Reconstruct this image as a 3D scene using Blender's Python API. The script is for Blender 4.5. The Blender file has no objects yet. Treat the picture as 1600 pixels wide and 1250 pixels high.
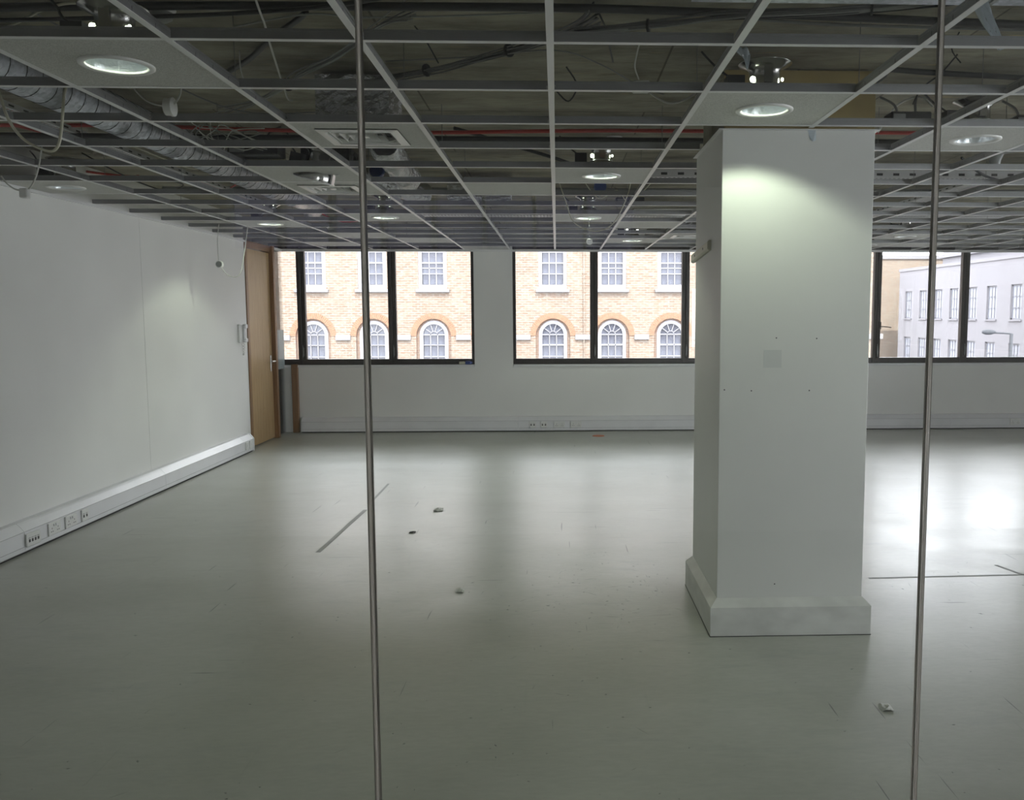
import bpy, math, random
from mathutils import Matrix, Vector
random.seed(7)
S = bpy.context.scene
C = S.collection
PI = math.pi

# ------------------------------------------------------------------ camera
cam_d = bpy.data.cameras.new('camera')
cam = bpy.data.objects.new('camera', cam_d); C.objects.link(cam)
cr_ = Vector((0.99930576, -0.0372311, -0.00135769)); cu_ = Vector((0.00494313, 0.09638048, 0.99533229)); cf_ = Vector((0.03692646, 0.994648, -0.0964976))
m = Matrix((cr_, cu_, -cf_)).transposed().to_4x4(); m.translation = Vector((0, 0, 1.564))
cam.matrix_world = m
cam_d.sensor_width = 36; cam_d.lens = 1376.42 * 36 / 1600; cam_d.shift_x = -0.0757; cam_d.clip_start = 0.05; cam_d.clip_end = 300
S.camera = cam

# ------------------------------------------------------------------ light and exposure
SKY_STRENGTH = 7.6
SUN_STRENGTH = 7.5
LAMP_WATTS = 12.5
S.view_settings.view_transform = 'Standard'; S.view_settings.look = 'None'
S.view_settings.gamma = 1.0; S.view_settings.use_curve_mapping = False
S.view_settings.exposure = 0.56
w = bpy.data.worlds.new('sky'); S.world = w; w.use_nodes = True
bgn = w.node_tree.nodes['Background']; bgn.inputs[0].default_value = (0.93, 0.925, 1.0, 1); bgn.inputs[1].default_value = SKY_STRENGTH
sun_d = bpy.data.lights.new('sun', 'SUN'); sun_d.energy = SUN_STRENGTH; sun_d.angle = 0.009; sun_d.color = (1.0, 0.95, 0.87)
sun = bpy.data.objects.new('sun', sun_d); C.objects.link(sun); sun.location = (10, -20, 30)
sun.rotation_euler = Vector((-0.13, 0.74, -1.0)).to_track_quat('-Z', 'Y').to_euler()
def portal(x0, x1, z0, z1, y, side=False):          # light portals: they add no light, they only steer sampling through the window openings
    d = bpy.data.lights.new('window_portal', 'AREA'); d.shape = 'RECTANGLE'; d.size = x1 - x0; d.size_y = z1 - z0
    d.cycles.is_portal = True
    o = bpy.data.objects.new('window_portal', d); C.objects.link(o); o.location = ((x0 + x1) / 2, y, (z0 + z1) / 2)
    o.rotation_euler = Vector((0, -1, 0)).to_track_quat('-Z', 'Y').to_euler()
    if side: o.location = (y, (x0 + x1) / 2, (z0 + z1) / 2); o.rotation_euler = Vector((-1, 0, 0)).to_track_quat('-Z', 'Y').to_euler()

# ------------------------------------------------------------------ materials
def nt(name):
    m = bpy.data.materials.new(name); m.use_nodes = True
    t = m.node_tree; return m, t, t.nodes['Principled BSDF']
def lk(t, a, b): t.links.new(a, b)
def mix(t, fac, a, b, mode='MIX'):
    n = t.nodes.new('ShaderNodeMix'); n.data_type = 'RGBA'; n.blend_type = mode
    for sock, v in ((0, fac), (6, a), (7, b)):
        if hasattr(v, 'links'): lk(t, v, n.inputs[sock])
        else: n.inputs[sock].default_value = v if sock == 0 else (*v, 1)
    return n.outputs[2]
def noise(t, scale, detail=3, stretch=None, rough=0.55):
    co = t.nodes.new('ShaderNodeTexCoord'); n = t.nodes.new('ShaderNodeTexNoise')
    n.inputs['Scale'].default_value = scale; n.inputs['Detail'].default_value = detail; n.inputs['Roughness'].default_value = rough
    if stretch:
        mp = t.nodes.new('ShaderNodeMapping'); mp.inputs['Scale'].default_value = stretch
        lk(t, co.outputs['Object'], mp.inputs[0]); lk(t, mp.outputs[0], n.inputs['Vector'])
    else: lk(t, co.outputs['Object'], n.inputs['Vector'])
    return n.outputs['Fac']
def ramp(t, fac, p0, p1, c0=(0, 0, 0), c1=(1, 1, 1)):
    r = t.nodes.new('ShaderNodeValToRGB'); lk(t, fac, r.inputs[0])
    r.color_ramp.elements[0].position = p0; r.color_ramp.elements[1].position = p1
    r.color_ramp.elements[0].color = (*c0, 1); r.color_ramp.elements[1].color = (*c1, 1)
    return r.outputs[0]
def bump(t, p, h, strength, dist=0.01):
    b = t.nodes.new('ShaderNodeBump'); b.inputs['Strength'].default_value = strength; b.inputs['Distance'].default_value = dist
    lk(t, h, b.inputs['Height']); lk(t, b.outputs[0], p.inputs['Normal'])
def mat(name, col, rough=0.5, metal=0.0, var=0.0, vscale=3.0, bmp=0.0, bscale=60.0, stretch=None, emit=None, es=0.0, spec=0.5):
    m, t, p = nt(name)
    p.inputs['Base Color'].default_value = (*col, 1); p.inputs['Roughness'].default_value = rough; p.inputs['Metallic'].default_value = metal
    p.inputs['Specular IOR Level'].default_value = spec
    if var:
        f = ramp(t, noise(t, vscale, 5, stretch), 0.3, 0.7)
        lk(t, mix(t, f, tuple(c * (1 - var) for c in col), tuple(min(1, c * (1 + var)) for c in col)), p.inputs['Base Color'])
    if bmp: bump(t, p, noise(t, bscale, 3), bmp)
    if emit: p.inputs['Emission Color'].default_value = (*emit, 1); p.inputs['Emission Strength'].default_value = es
    return m
M = {}
M['wall'] = mat('wall_paint', (0.82, 0.82, 0.797), 0.6, 0, 0.035, 1.6, 0.05, 40)
M['column'] = mat('column_paint', (0.72, 0.725, 0.70), 0.5, 0, 0.03, 2.0, 0.04, 30)
M['plinth'] = mat('scuffed_plinth_paint', (0.66, 0.665, 0.64), 0.5, 0, 0.13, 5.0, 0.04, 30, (1, 1, 2))
M['trunk'] = mat('trunking_plastic', (0.78, 0.78, 0.80), 0.35, 0, 0.04, 4.0)
M['white'] = mat('white_plastic', (0.78, 0.78, 0.76), 0.35)
M['cream'] = mat('cream_cable', (0.62, 0.60, 0.47), 0.45)
M['wcable'] = mat('white_cable', (0.6, 0.6, 0.57), 0.45)
M['gcable'] = mat('grey_cable', (0.17, 0.17, 0.17), 0.5)
M['lcable'] = mat('light_grey_cable', (0.30, 0.31, 0.29), 0.5)
M['black'] = mat('black_plastic', (0.015, 0.015, 0.017), 0.45)
M['red'] = mat('red_conduit', (0.42, 0.03, 0.025), 0.4)
M['orange'] = mat('orange_cap', (0.62, 0.15, 0.04), 0.5)
M['blue'] = mat('blue_plastic', (0.02, 0.05, 0.22), 0.4)
M['yellow'] = mat('yellow_board', (0.40, 0.31, 0.13), 0.7, 0, 0.12, 6.0)
M['slot'] = mat('dark_slot', (0.03, 0.03, 0.03), 0.6)
M['tee_face'] = mat('tee_face_white', (0.74, 0.74, 0.74), 0.4)
M['tee_web'] = mat('tee_web_galvanised', (0.30, 0.305, 0.31), 0.35, 0.45, 0.12, 5.0)
M['frame'] = mat('dark_bronze_frame', (0.035, 0.030, 0.028), 0.35, 0.2)
M['steel'] = mat('brushed_steel', (0.6, 0.6, 0.6), 0.3, 1.0)
M['mirror'] = mat('bright_reflector', (0.82, 0.86, 0.88), 0.28, 1.0, 0, 3, 0.25, 70)
M['drum'] = mat('spun_aluminium', (0.6, 0.6, 0.58), 0.2, 1.0)
M['grey'] = mat('grey_metal', (0.25, 0.26, 0.26), 0.45, 0.5)
M['gap_shade'] = mat('dark_gap', (0.02, 0.02, 0.02), 0.8)
M['edge'] = mat('glass_joint_bead', (0.66, 0.62, 0.57), 0.25, 0.0)
M['edge'].node_tree.nodes['Principled BSDF'].inputs['Transmission Weight'].default_value = 0.55
M['tray'] = mat('tray_steel', (0.55, 0.55, 0.56), 0.45, 0.2)
M['tape'] = mat('worn_grey_tape', (0.23, 0.24, 0.22), 0.55, 0, 0.15, 20)
M['paper'] = mat('dirty_paper', (0.55, 0.55, 0.53), 0.8, 0, 0.2, 50)
M['beadlight'] = mat('lamp_glow', (0.9, 1, 0.85), 0.3, emit=(0.90, 1.0, 0.78), es=9.0)
M['tubelight'] = mat('lamp_tube_glow', (0.9, 1, 0.95), 0.3, emit=(0.88, 1.0, 0.97), es=2.2)
M['lampoff'] = mat('lamp_tube_off', (0.75, 0.75, 0.75), 0.3)
M['stone'] = mat('white_stone', (0.145, 0.142, 0.152), 0.7)
M['joinery'] = mat('white_joinery', (0.175, 0.171, 0.19), 0.5)
M['render'] = mat('pale_render', (0.185, 0.178, 0.192), 0.85, 0, 0.03, 0.4)
M['farframe'] = mat('pale_metal_frame', (0.17, 0.17, 0.19), 0.5)
M['asphalt'] = mat('asphalt', (0.12, 0.12, 0.12), 0.9)
M['lamp_grey'] = mat('lamp_post_grey', (0.022, 0.024, 0.03), 0.8)
M['darkbrick'] = mat('red_rubbed_brick', (0.165, 0.085, 0.050), 0.8, 0, 0.15, 8)
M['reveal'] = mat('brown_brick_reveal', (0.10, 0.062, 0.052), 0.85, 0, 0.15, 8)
M['unlit_room'] = mat('window_darkness', (0.10, 0.10, 0.13), 0.6)

def tile_mat():
    m, t, p = nt('mineral_fibre_tile')
    f = ramp(t, noise(t, 260, 2), 0.38, 0.6)
    lk(t, mix(t, f, (0.46, 0.46, 0.44), (0.66, 0.66, 0.63)), p.inputs['Base Color']); p.inputs['Roughness'].default_value = 0.85
    bump(t, p, f, 0.25, 0.003); return m
M['tile'] = tile_mat()
def concrete_mat():
    m, t, p = nt('board_marked_concrete')
    co = t.nodes.new('ShaderNodeTexCoord'); b = t.nodes.new('ShaderNodeTexBrick')
    lk(t, co.outputs['Object'], b.inputs['Vector']); b.inputs['Scale'].default_value = 1
    b.inputs['Brick Width'].default_value = 2.4; b.inputs['Row Height'].default_value = 0.62; b.inputs['Mortar Size'].default_value = 0.006; b.inputs['Mortar Smooth'].default_value = 0.4
    b.inputs['Color1'].default_value = (0.30, 0.275, 0.20, 1); b.inputs['Color2'].default_value = (0.40, 0.375, 0.29, 1); b.inputs['Mortar'].default_value = (0.15, 0.12, 0.09, 1)
    n1 = ramp(t, noise(t, 1.6, 8, (1, 2.6, 1), 0.7), 0.38, 0.62)
    c = mix(t, 0.9, b.outputs['Color'], mix(t, n1, (0.42, 0.42, 0.42), (1.0, 1.0, 1.0)), 'MULTIPLY')
    n2 = ramp(t, noise(t, 3.1, 3, (1, 2.0, 1)), 0.60, 0.72)
    c = mix(t, n2, c, (0.17, 0.145, 0.105))
    n3 = ramp(t, noise(t, 5.0, 4, (0.6, 3.5, 1)), 0.62, 0.75)
    c = mix(t, n3, c, (0.48, 0.37, 0.20))
    lk(t, c, p.inputs['Base Color']); p.inputs['Roughness'].default_value = 0.9
    bump(t, p, noise(t, 14, 6, (1, 3, 1)), 0.4, 0.02); return m
M['concrete'] = concrete_mat()
def brick_mat(name, c1, c2, mo, w_=0.24, h_=0.088, axis='XZ'):
    m, t, p = nt(name)
    co = t.nodes.new('ShaderNodeTexCoord'); sp = t.nodes.new('ShaderNodeSeparateXYZ'); cb = t.nodes.new('ShaderNodeCombineXYZ')
    lk(t, co.outputs['Object'], sp.inputs[0]); lk(t, sp.outputs['X'], cb.inputs[0]); lk(t, sp.outputs['Z'], cb.inputs[1])
    b = t.nodes.new('ShaderNodeTexBrick'); lk(t, cb.outputs[0], b.inputs['Vector']); b.inputs['Scale'].default_value = 1
    b.inputs['Brick Width'].default_value = w_; b.inputs['Row Height'].default_value = h_; b.inputs['Mortar Size'].default_value = h_ * 0.18; b.inputs['Mortar Smooth'].default_value = 0.2
    b.inputs['Color1'].default_value = (*c1, 1); b.inputs['Color2'].default_value = (*c2, 1); b.inputs['Mortar'].default_value = (*mo, 1)
    f = ramp(t, noise(t, 4.5, 4, (1, 1, 3.5)), 0.35, 0.66)
    c = mix(t, mix(t, 0.65, (0, 0, 0), f), b.outputs['Color'], tuple(min(1, x * y) for x, y in zip(c1, (1.25, 0.92, 0.74))))
    f2 = ramp(t, noise(t, 0.9, 4), 0.35, 0.75)
    c = mix(t, 0.8, c, mix(t, f2, (0.92, 0.92, 0.92), (1.12, 1.1, 1.08)), 'MULTIPLY')
    lk(t, c, p.inputs['Base Color']); p.inputs['Roughness'].default_value = 0.9
    bump(t, p, b.outputs['Fac'], -0.5, 0.01); return m
M['brick'] = brick_mat('stock_brick', (0.102, 0.077, 0.060), (0.148, 0.132, 0.110), (0.185, 0.170, 0.150))
M['brick_margin'] = brick_mat('margin_brick', (0.10, 0.065, 0.05), (0.13, 0.10, 0.08), (0.15, 0.135, 0.115))
M['brick_far'] = brick_mat('far_brick', (0.13, 0.11, 0.09), (0.17, 0.155, 0.13), (0.18, 0.165, 0.145))
def wood_mat(name, c0, c1):
    m, t, p = nt(name)
    f = ramp(t, noise(t, 7, 4, (6, 6, 0.45)), 0.3, 0.7)
    lk(t, mix(t, f, c0, c1), p.inputs['Base Color']); p.inputs['Roughness'].default_value = 0.4; return m
M['oak'] = wood_mat('oak_veneer', (0.40, 0.255, 0.115), (0.52, 0.36, 0.18))
M['oakedge'] = wood_mat('oak_lipping', (0.20, 0.095, 0.035), (0.28, 0.15, 0.06))
def floor_mat():
    m, t, p = nt('painted_concrete_floor')
    a = ramp(t, noise(t, 0.9, 6, (1, 1.8, 1)), 0.3, 0.7)
    c = mix(t, a, (0.392, 0.400, 0.352), (0.472, 0.480, 0.438))
    b = ramp(t, noise(t, 5.0, 5, (0.6, 2.2, 1)), 0.58, 0.8)
    c = mix(t, b, c, (0.38, 0.39, 0.36))
    c = mix(t, 1.0, c, ramp(t, noise(t, 38, 4, (.6, 1.6, 1)), 0.25, 0.75, (0.93, 0.93, 0.93), (1.05, 1.05, 1.05)), 'MULTIPLY')
    s = ramp(t, noise(t, 34, 2), 0.745, 0.78)
    c = mix(t, s, c, (0.11, 0.11, 0.10))
    # fine drag scratches in two directions
    for sc, st, ro in ((9.0, (0.35, 9, 1), 0.35), (7.0, (11, 0.4, 1), -0.3)):
        co = t.nodes.new('ShaderNodeTexCoord'); mp = t.nodes.new('ShaderNodeMapping'); mp.inputs['Scale'].default_value = st; mp.inputs['Rotation'].default_value = (0, 0, ro)
        n = t.nodes.new('ShaderNodeTexNoise'); n.inputs['Scale'].default_value = sc * 0.6; n.inputs['Detail'].default_value = 1
        lk(t, co.outputs['Object'], mp.inputs[0]); lk(t, mp.outputs[0], n.inputs['Vector'])
        c = mix(t, ramp(t, n.outputs['Fac'], 0.77, 0.80), c, (0.19, 0.19, 0.18))
    lk(t, c, p.inputs['Base Color'])
    r = t.nodes.new('ShaderNodeMapRange'); lk(t, noise(t, 2.6, 6), r.inputs[0]); r.inputs[3].default_value = 0.24; r.inputs[4].default_value = 0.38
    lk(t, r.outputs[0], p.inputs['Roughness']); p.inputs['Specular IOR Level'].default_value = 0.33
    bump(t, p, noise(t, 9, 4), 0.06, 0.02); return m
M['floor'] = floor_mat()
def galv_mat():
    m, t, p = nt('spangled_galvanised_duct')
    co = t.nodes.new('ShaderNodeTexCoord'); v = t.nodes.new('ShaderNodeTexVoronoi'); v.inputs['Scale'].default_value = 55
    lk(t, co.outputs['Object'], v.inputs['Vector'])
    g = t.nodes.new('ShaderNodeRGBToBW'); lk(t, v.outputs['Color'], g.inputs[0])
    lk(t, mix(t, g.outputs[0], (0.30, 0.32, 0.37), (0.60, 0.63, 0.70)), p.inputs['Base Color'])
    p.inputs['Metallic'].default_value = 0.6; p.inputs['Roughness'].default_value = 0.42; return m
M['galv'] = galv_mat()
def foil_mat():
    m, t, p = nt('crumpled_foil')
    p.inputs['Base Color'].default_value = (0.62, 0.63, 0.65, 1); p.inputs['Metallic'].default_value = 0.9; p.inputs['Roughness'].default_value = 0.22
    bump(t, p, noise(t, 26, 5), 1.0, 0.03); return m
M['foil'] = foil_mat()
def clear_mat(name, tint, rough=0.0, ior=1.5, film=0.0, filmcol=(0.8, 0.9, 0.9)):
    # thin clear sheet: Fresnel-weighted mirror over straight transmission
    m = bpy.data.materials.new(name); m.use_nodes = True; t = m.node_tree; t.nodes.clear()
    o = t.nodes.new('ShaderNodeOutputMaterial'); a = t.nodes.new('ShaderNodeBsdfTransparent'); a.inputs[0].default_value = (*tint, 1)
    g = t.nodes.new('ShaderNodeBsdfGlossy'); g.inputs['Roughness'].default_value = rough
    f = t.nodes.new('ShaderNodeFresnel'); f.inputs[0].default_value = ior
    x = t.nodes.new('ShaderNodeMixShader'); lk(t, f.outputs[0], x.inputs[0])
    base = a.outputs[0]
    if film:
        d = t.nodes.new('ShaderNodeBsdfDiffuse'); d.inputs[0].default_value = (*filmcol, 1)
        y = t.nodes.new('ShaderNodeMixShader'); y.inputs[0].default_value = film; lk(t, base, y.inputs[1]); lk(t, d.outputs[0], y.inputs[2]); base = y.outputs[0]
    lk(t, base, x.inputs[1]); lk(t, g.outputs[0], x.inputs[2]); lk(t, x.outputs[0], o.inputs[0]); return m
M['glass'] = clear_mat('window_glass', (0.97, 0.985, 0.98))
M['screen_glass'] = clear_mat('screen_glass', (0.975, 0.982, 0.972))
M['frost'] = clear_mat('frosted_band', (0.80, 0.90, 0.90), 0.3, 1.5, 0.45, (0.75, 0.88, 0.88))
M['tinted'] = clear_mat('tinted_clerestory', (0.19, 0.19, 0.22))
M['film'] = clear_mat('clear_polythene', (0.80, 0.86, 0.90), 0.2, 1.5, 0.8, (0.72, 0.80, 0.86))
def dark_pane():
    m, t, p = nt('far_window_pane')
    f = ramp(t, noise(t, 1.7, 3, (2, 1, 0.6)), 0.35, 0.7)
    lk(t, mix(t, f, (0.02, 0.02, 0.032), (0.065, 0.07, 0.095)), p.inputs['Base Color']); p.inputs['Roughness'].default_value = 0.12; return m
M['pane'] = dark_pane()

# ------------------------------------------------------------------ mesh builder and scene tree
ORG = {}
def smooth_path(pts, n=6):
    P = [Vector(p) for p in pts]
    if len(P) < 3: return P
    out = []
    for i in range(len(P) - 1):
        a, b, c, d = P[max(i - 1, 0)], P[i], P[i + 1], P[min(i + 2, len(P) - 1)]
        for k in range(n):
            u = k / n
            out.append(0.5 * ((2 * b) + (c - a) * u + (2 * a - 5 * b + 4 * c - d) * u * u + (3 * b - a - 3 * c + d) * u ** 3))
    out.append(P[-1]); return out
class MB:
    def __init__(s): s.v = []; s.f = []; s.m = []; s.sm = []
    def add(s, vs, fs, m=0, smooth=False):
        o = len(s.v); s.v += [tuple(v) for v in vs]
        for f in fs: s.f.append(tuple(i + o for i in f)); s.m.append(m); s.sm.append(smooth)
        return s
    def box(s, x0, x1, y0, y1, z0, z1, m=0):
        return s.add([(x0, y0, z0), (x1, y0, z0), (x1, y1, z0), (x0, y1, z0), (x0, y0, z1), (x1, y0, z1), (x1, y1, z1), (x0, y1, z1)],
              [(3, 2, 1, 0), (4, 5, 6, 7), (0, 1, 5, 4), (1, 2, 6, 5), (2, 3, 7, 6), (3, 0, 4, 7)], m)
    def bbox(s, x0, x1, y0, y1, z0, z1, b=0.004, m=0):      # box with chamfered edges
        import itertools
        v = []; idx = {}
        X = (x0, x1); Y = (y0, y1); Z = (z0, z1)
        for i, j, k in itertools.product((0, 1), repeat=3):
            si, sj, sk = (1 - 2 * i), (1 - 2 * j), (1 - 2 * k)
            for a in range(3):
                q = [X[i] + si * b, Y[j] + sj * b, Z[k] + sk * b]; q[a] = (X[i], Y[j], Z[k])[a]
                idx[(i, j, k, a)] = len(v); v.append(q)
        f = []
        def F(*q): f.append(tuple(idx[x] for x in q))
        for a in range(3):
            for e in (0, 1):
                o = [x for x in range(3) if x != a]
                r = []
                for p, q in ((0, 0), (1, 0), (1, 1), (0, 1)):
                    t = [0, 0, 0]; t[a] = e; t[o[0]] = p; t[o[1]] = q; r.append((*t, a))
                if (e == 1) == (a == 1): r.reverse()
                F(*r)
        for a in range(3):                                   # edges along axis a
            o = [x for x in range(3) if x != a]
            for p, q in itertools.product((0, 1), repeat=2):
                t0 = [0, 0, 0]; t1 = [0, 0, 0]; t0[o[0]] = t1[o[0]] = p; t0[o[1]] = t1[o[1]] = q; t1[a] = 1
                F((*t0, o[0]), (*t1, o[0]), (*t1, o[1]), (*t0, o[1]))
        for t in itertools.product((0, 1), repeat=3): F((*t, 0), (*t, 1), (*t, 2))
        return s.add(v, f, m)
    def tube(s, pts, r, n=6, m=0, sub=6, smooth=True, cap=True):
        P = smooth_path(pts, sub) if sub else [Vector(p) for p in pts]
        v = []; f = []; up = Vector((0, 0, 1)); last = None
        for i, p in enumerate(P):
            d = (P[min(i + 1, len(P) - 1)] - P[max(i - 1, 0)]).normalized()
            if last is None:
                a = d.cross(up if abs(d.z) < 0.9 else Vector((1, 0, 0))).normalized()
            else: a = (last - d * last.dot(d)).normalized()
            last = a; b = d.cross(a)
            for k in range(n):
                t = 2 * PI * k / n; v.append(p + (a * math.cos(t) + b * math.sin(t)) * r)
        for i in range(len(P) - 1):
            for k in range(n):
                f.append((i * n + k, i * n + (k + 1) % n, (i + 1) * n + (k + 1) % n, (i + 1) * n + k))
        if cap: f.append(tuple(range(n))[::-1]); f.append(tuple((len(P) - 1) * n + k for k in range(n)))
        return s.add(v, f, m, smooth)
    def lathe(s, c, prof, n=32, m=0, smooth=True, axis='z'):
        v = []; f = []
        for r, z in prof:
            for k in range(n):
                t = 2 * PI * k / n
                q = (r * math.cos(t), r * math.sin(t), z)
                if axis == 'x': q = (z, r * math.cos(t), r * math.sin(t))
                if axis == 'y': q = (r * math.cos(t), z, r * math.sin(t))
                v.append((c[0] + q[0], c[1] + q[1], c[2] + q[2]))
        for i in range(len(prof) - 1):
            for k in range(n): f.append((i * n + k, i * n + (k + 1) % n, (i + 1) * n + (k + 1) % n, (i + 1) * n + k))
        return s.add(v, f, m, smooth)
    def disc(s, c, r, n=24, h=0.01, m=0): return s.lathe(c, [(0.0001, 0), (r, 0), (r, h), (0.0001, h)], n, m, False)
    def prism(s, poly, y0, y1, m=0):                          # polygon in XZ pushed along Y
        n = len(poly)
        v = [(x, y0, z) for x, z in poly] + [(x, y1, z) for x, z in poly]
        f = [tuple(range(n)), tuple(range(2 * n - 1, n - 1, -1))] + [(i, i + n, (i + 1) % n + n, (i + 1) % n) for i in range(n)]
        return s.add(v, f, m)
    def build(s, name, mats, parent=None, label=None, cat=None, group=None, kind=None, normals=False):
        if not isinstance(mats, (list, tuple)): mats = [mats]
        if parent is not None: org = ORG[parent.name]
        else:
            xs = [v[0] for v in s.v]; ys = [v[1] for v in s.v]; zs = [v[2] for v in s.v]
            org = Vector(((min(xs) + max(xs)) / 2, (min(ys) + max(ys)) / 2, min(zs)))
        me = bpy.data.meshes.new(name)
        me.from_pydata([(v[0] - org[0], v[1] - org[1], v[2] - org[2]) for v in s.v], [], s.f)
        for mm in mats: me.materials.append(M[mm] if isinstance(mm, str) else mm)
        me.polygons.foreach_set('material_index', s.m); me.polygons.foreach_set('use_smooth', s.sm); me.update()
        o = bpy.data.objects.new(name, me); C.objects.link(o)
        if parent is not None: o.parent = parent
        else: o.location = org
        ORG[o.name] = org
        tag(o, label, cat, group, kind); return o
def tag(o, label=None, cat=None, group=None, kind=None):
    if label: o['label'] = label
    if cat: o['category'] = cat
    if group: o['group'] = group
    if kind: o['kind'] = kind
    return o
def thing(name, label, cat, loc=(0, 0, 0), group=None, kind=None):
    o = bpy.data.objects.new(name, None); C.objects.link(o); o.location = loc; o.empty_display_size = 0.1
    ORG[o.name] = Vector(loc); return tag(o, label, cat, group, kind)
def dup(root, loc, rot=None, label=None, group=None, parent=None):
    r = root.copy(); C.objects.link(r); r.location = loc
    if rot is not None: r.rotation_euler = rot
    if label: r['label'] = label
    if group: r['group'] = group
    if parent is not None: r.parent = parent
    for ch in root.children:
        c = ch.copy(); C.objects.link(c); c.parent = r
        for g in ch.children:
            d = g.copy(); C.objects.link(d); d.parent = c
    return r
def inst(src, parent, loc, rot=None):
    c = src.copy(); C.objects.link(c); c.parent = parent; c.location = loc
    if rot is not None: c.rotation_euler = rot
    return c

# ================================================================== SETTING: room shell
CZ = 2.425            # underside of the ceiling grid
SZ = 2.70             # concrete soffit
X0, Y0, CELL = -0.0163, 2.9056, 0.6
WX = -3.6             # left wall face
WY = 11.86            # window wall face
RX = 8.0              # right wall
BY = -3.2             # rear wall
W1, W2, W3 = (-4.52, -1.10), (-0.585, 2.83), (3.30, 6.72)
SILL = 0.90; HEAD = 2.47
for a, b in (W1, W2, W3): portal(a, b, SILL, HEAD, 12.05)
SIDE = [(-2.6, 1.0), (1.9, 5.4), (6.0, 9.5)]
for a, b in SIDE: portal(a, b, SILL, HEAD, RX + .2, True)

b = MB(); b.box(WX - .15, RX + .2, BY - .2, 1.5, -0.12, 0); b.box(-7.2, RX + .2, 1.5, 12.2, -0.12, 0)
b.build('floor', 'floor', None, 'worn grey-green painted concrete floor of the empty office', 'floor', kind='structure')
b = MB(); b.box(-7.2, RX + .2, 1.5, 12.4, SZ, SZ + 0.3)
b.build('ceiling', 'concrete', None, 'rough board-marked concrete soffit above the open ceiling grid', 'ceiling', kind='structure')
b = MB(); b.box(WX - .15, RX + .2, BY - .2, 1.5, CZ + .02, SZ + 0.3)
b.build('ceiling_back', 'wall', None, 'plain plaster ceiling on the near side of the glass screen', 'ceiling', kind='structure')

# left wall made of two boards with an open joint
root = thing('wall_left', 'long off-white partition wall with one vertical board joint', 'wall', (WX, 6, 0), kind='structure')
for y0, y1 in ((BY, 1.2), (1.2, 4.6), (4.6, 7.857), (7.861, 10.42)):
    b = MB(); b.box(WX - .1, WX, y0, y1, 0, CZ + 0.005); b.build('panel', 'wall', root)
b = MB(); b.box(WX - .1, WX - .004, BY, 10.42, CZ - .01, SZ); b.build('upper_board', 'wall', root)
b = MB(); b.box(WX - .004, WX + .02, 1.5, 10.45, CZ - .022, CZ - .0); b.build('wall_angle', 'tee_face', root)
b = MB(); b.box(-7.2, -7.1, 1.5, 12, 0, SZ); b.box(-7.2, WX - .1, 1.5, 1.6, 0, SZ)
b.build('wall_side', 'wall', None, 'far side wall of the neighbouring room behind the glazed screen', 'wall', kind='structure')
root = thing('wall_right', 'off-white side wall with windows closing the right end of the office', 'wall', (RX, 5, 0), kind='structure')
b = MB(); b.box(RX, RX + .15, BY, 12.2, 0, SILL); b.build('upstand', 'wall', root)
b = MB(); b.box(RX, RX + .15, BY, 12.2, HEAD, SZ); b.build('lintel', 'wall', root)
q = [BY] + [v for s_ in SIDE for v in s_] + [12.2]
for a, c in zip(q[0::2], q[1::2]):
    b = MB(); b.box(RX, RX + .15, a, c, SILL, HEAD); b.build('pier', 'wall', root)
for k, (a, c) in enumerate(SIDE):
    root = thing('window_%d' % (5 + k), 'dark framed side window in the right-hand wall, number %d from the near end' % (k + 1), 'window', (RX, (a + c) / 2, SILL), kind='structure')
    b = MB(); b.box(RX + .03, RX + .1, a, c, SILL, SILL + .07); b.box(RX + .03, RX + .1, a, c, HEAD - .04, HEAD)
    for y in (a + .02, (2 * a + c) / 3, (a + 2 * c) / 3, c - .02): b.box(RX + .03, RX + .1, y - .03, y + .03, SILL, HEAD)
    b.build('frame', 'frame', root)
    b = MB(); b.box(RX + .06, RX + .066, a, c, SILL, HEAD); b.build('pane', 'glass', root)

# window wall: upstand, piers, lintel, sills
root = thing('wall_front', 'off-white window wall with low upstand and plastered piers', 'wall', (0, WY, 0), kind='structure')
b = MB(); b.box(-7.2, RX, WY, 12.2, 0, SILL - 0.03); b.build('upstand', 'wall', root)
for a, c in ((-7.2, W1[0]), (W1[1], W2[0]), (W2[1], W3[0]), (W3[1], RX)):
    b = MB(); b.box(a, c, WY, 12.2, SILL - .03, SZ); b.build('pier', 'wall', root)
for a, c in (W1, W2, W3):
    b = MB(); b.box(a, c, WY, 12.2, HEAD, SZ); b.build('lintel', 'wall', root)
    b = MB(); b.bbox(a + .004, c - .004, WY - .03, 12.10, SILL - .03, SILL, .004); b.build('sill', 'trunk', root)
b = MB(); b.box(WX, RX, WY - .012, WY, CZ - .03, CZ + .0); b.build('wall_angle', 'tee_face', root)

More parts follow.
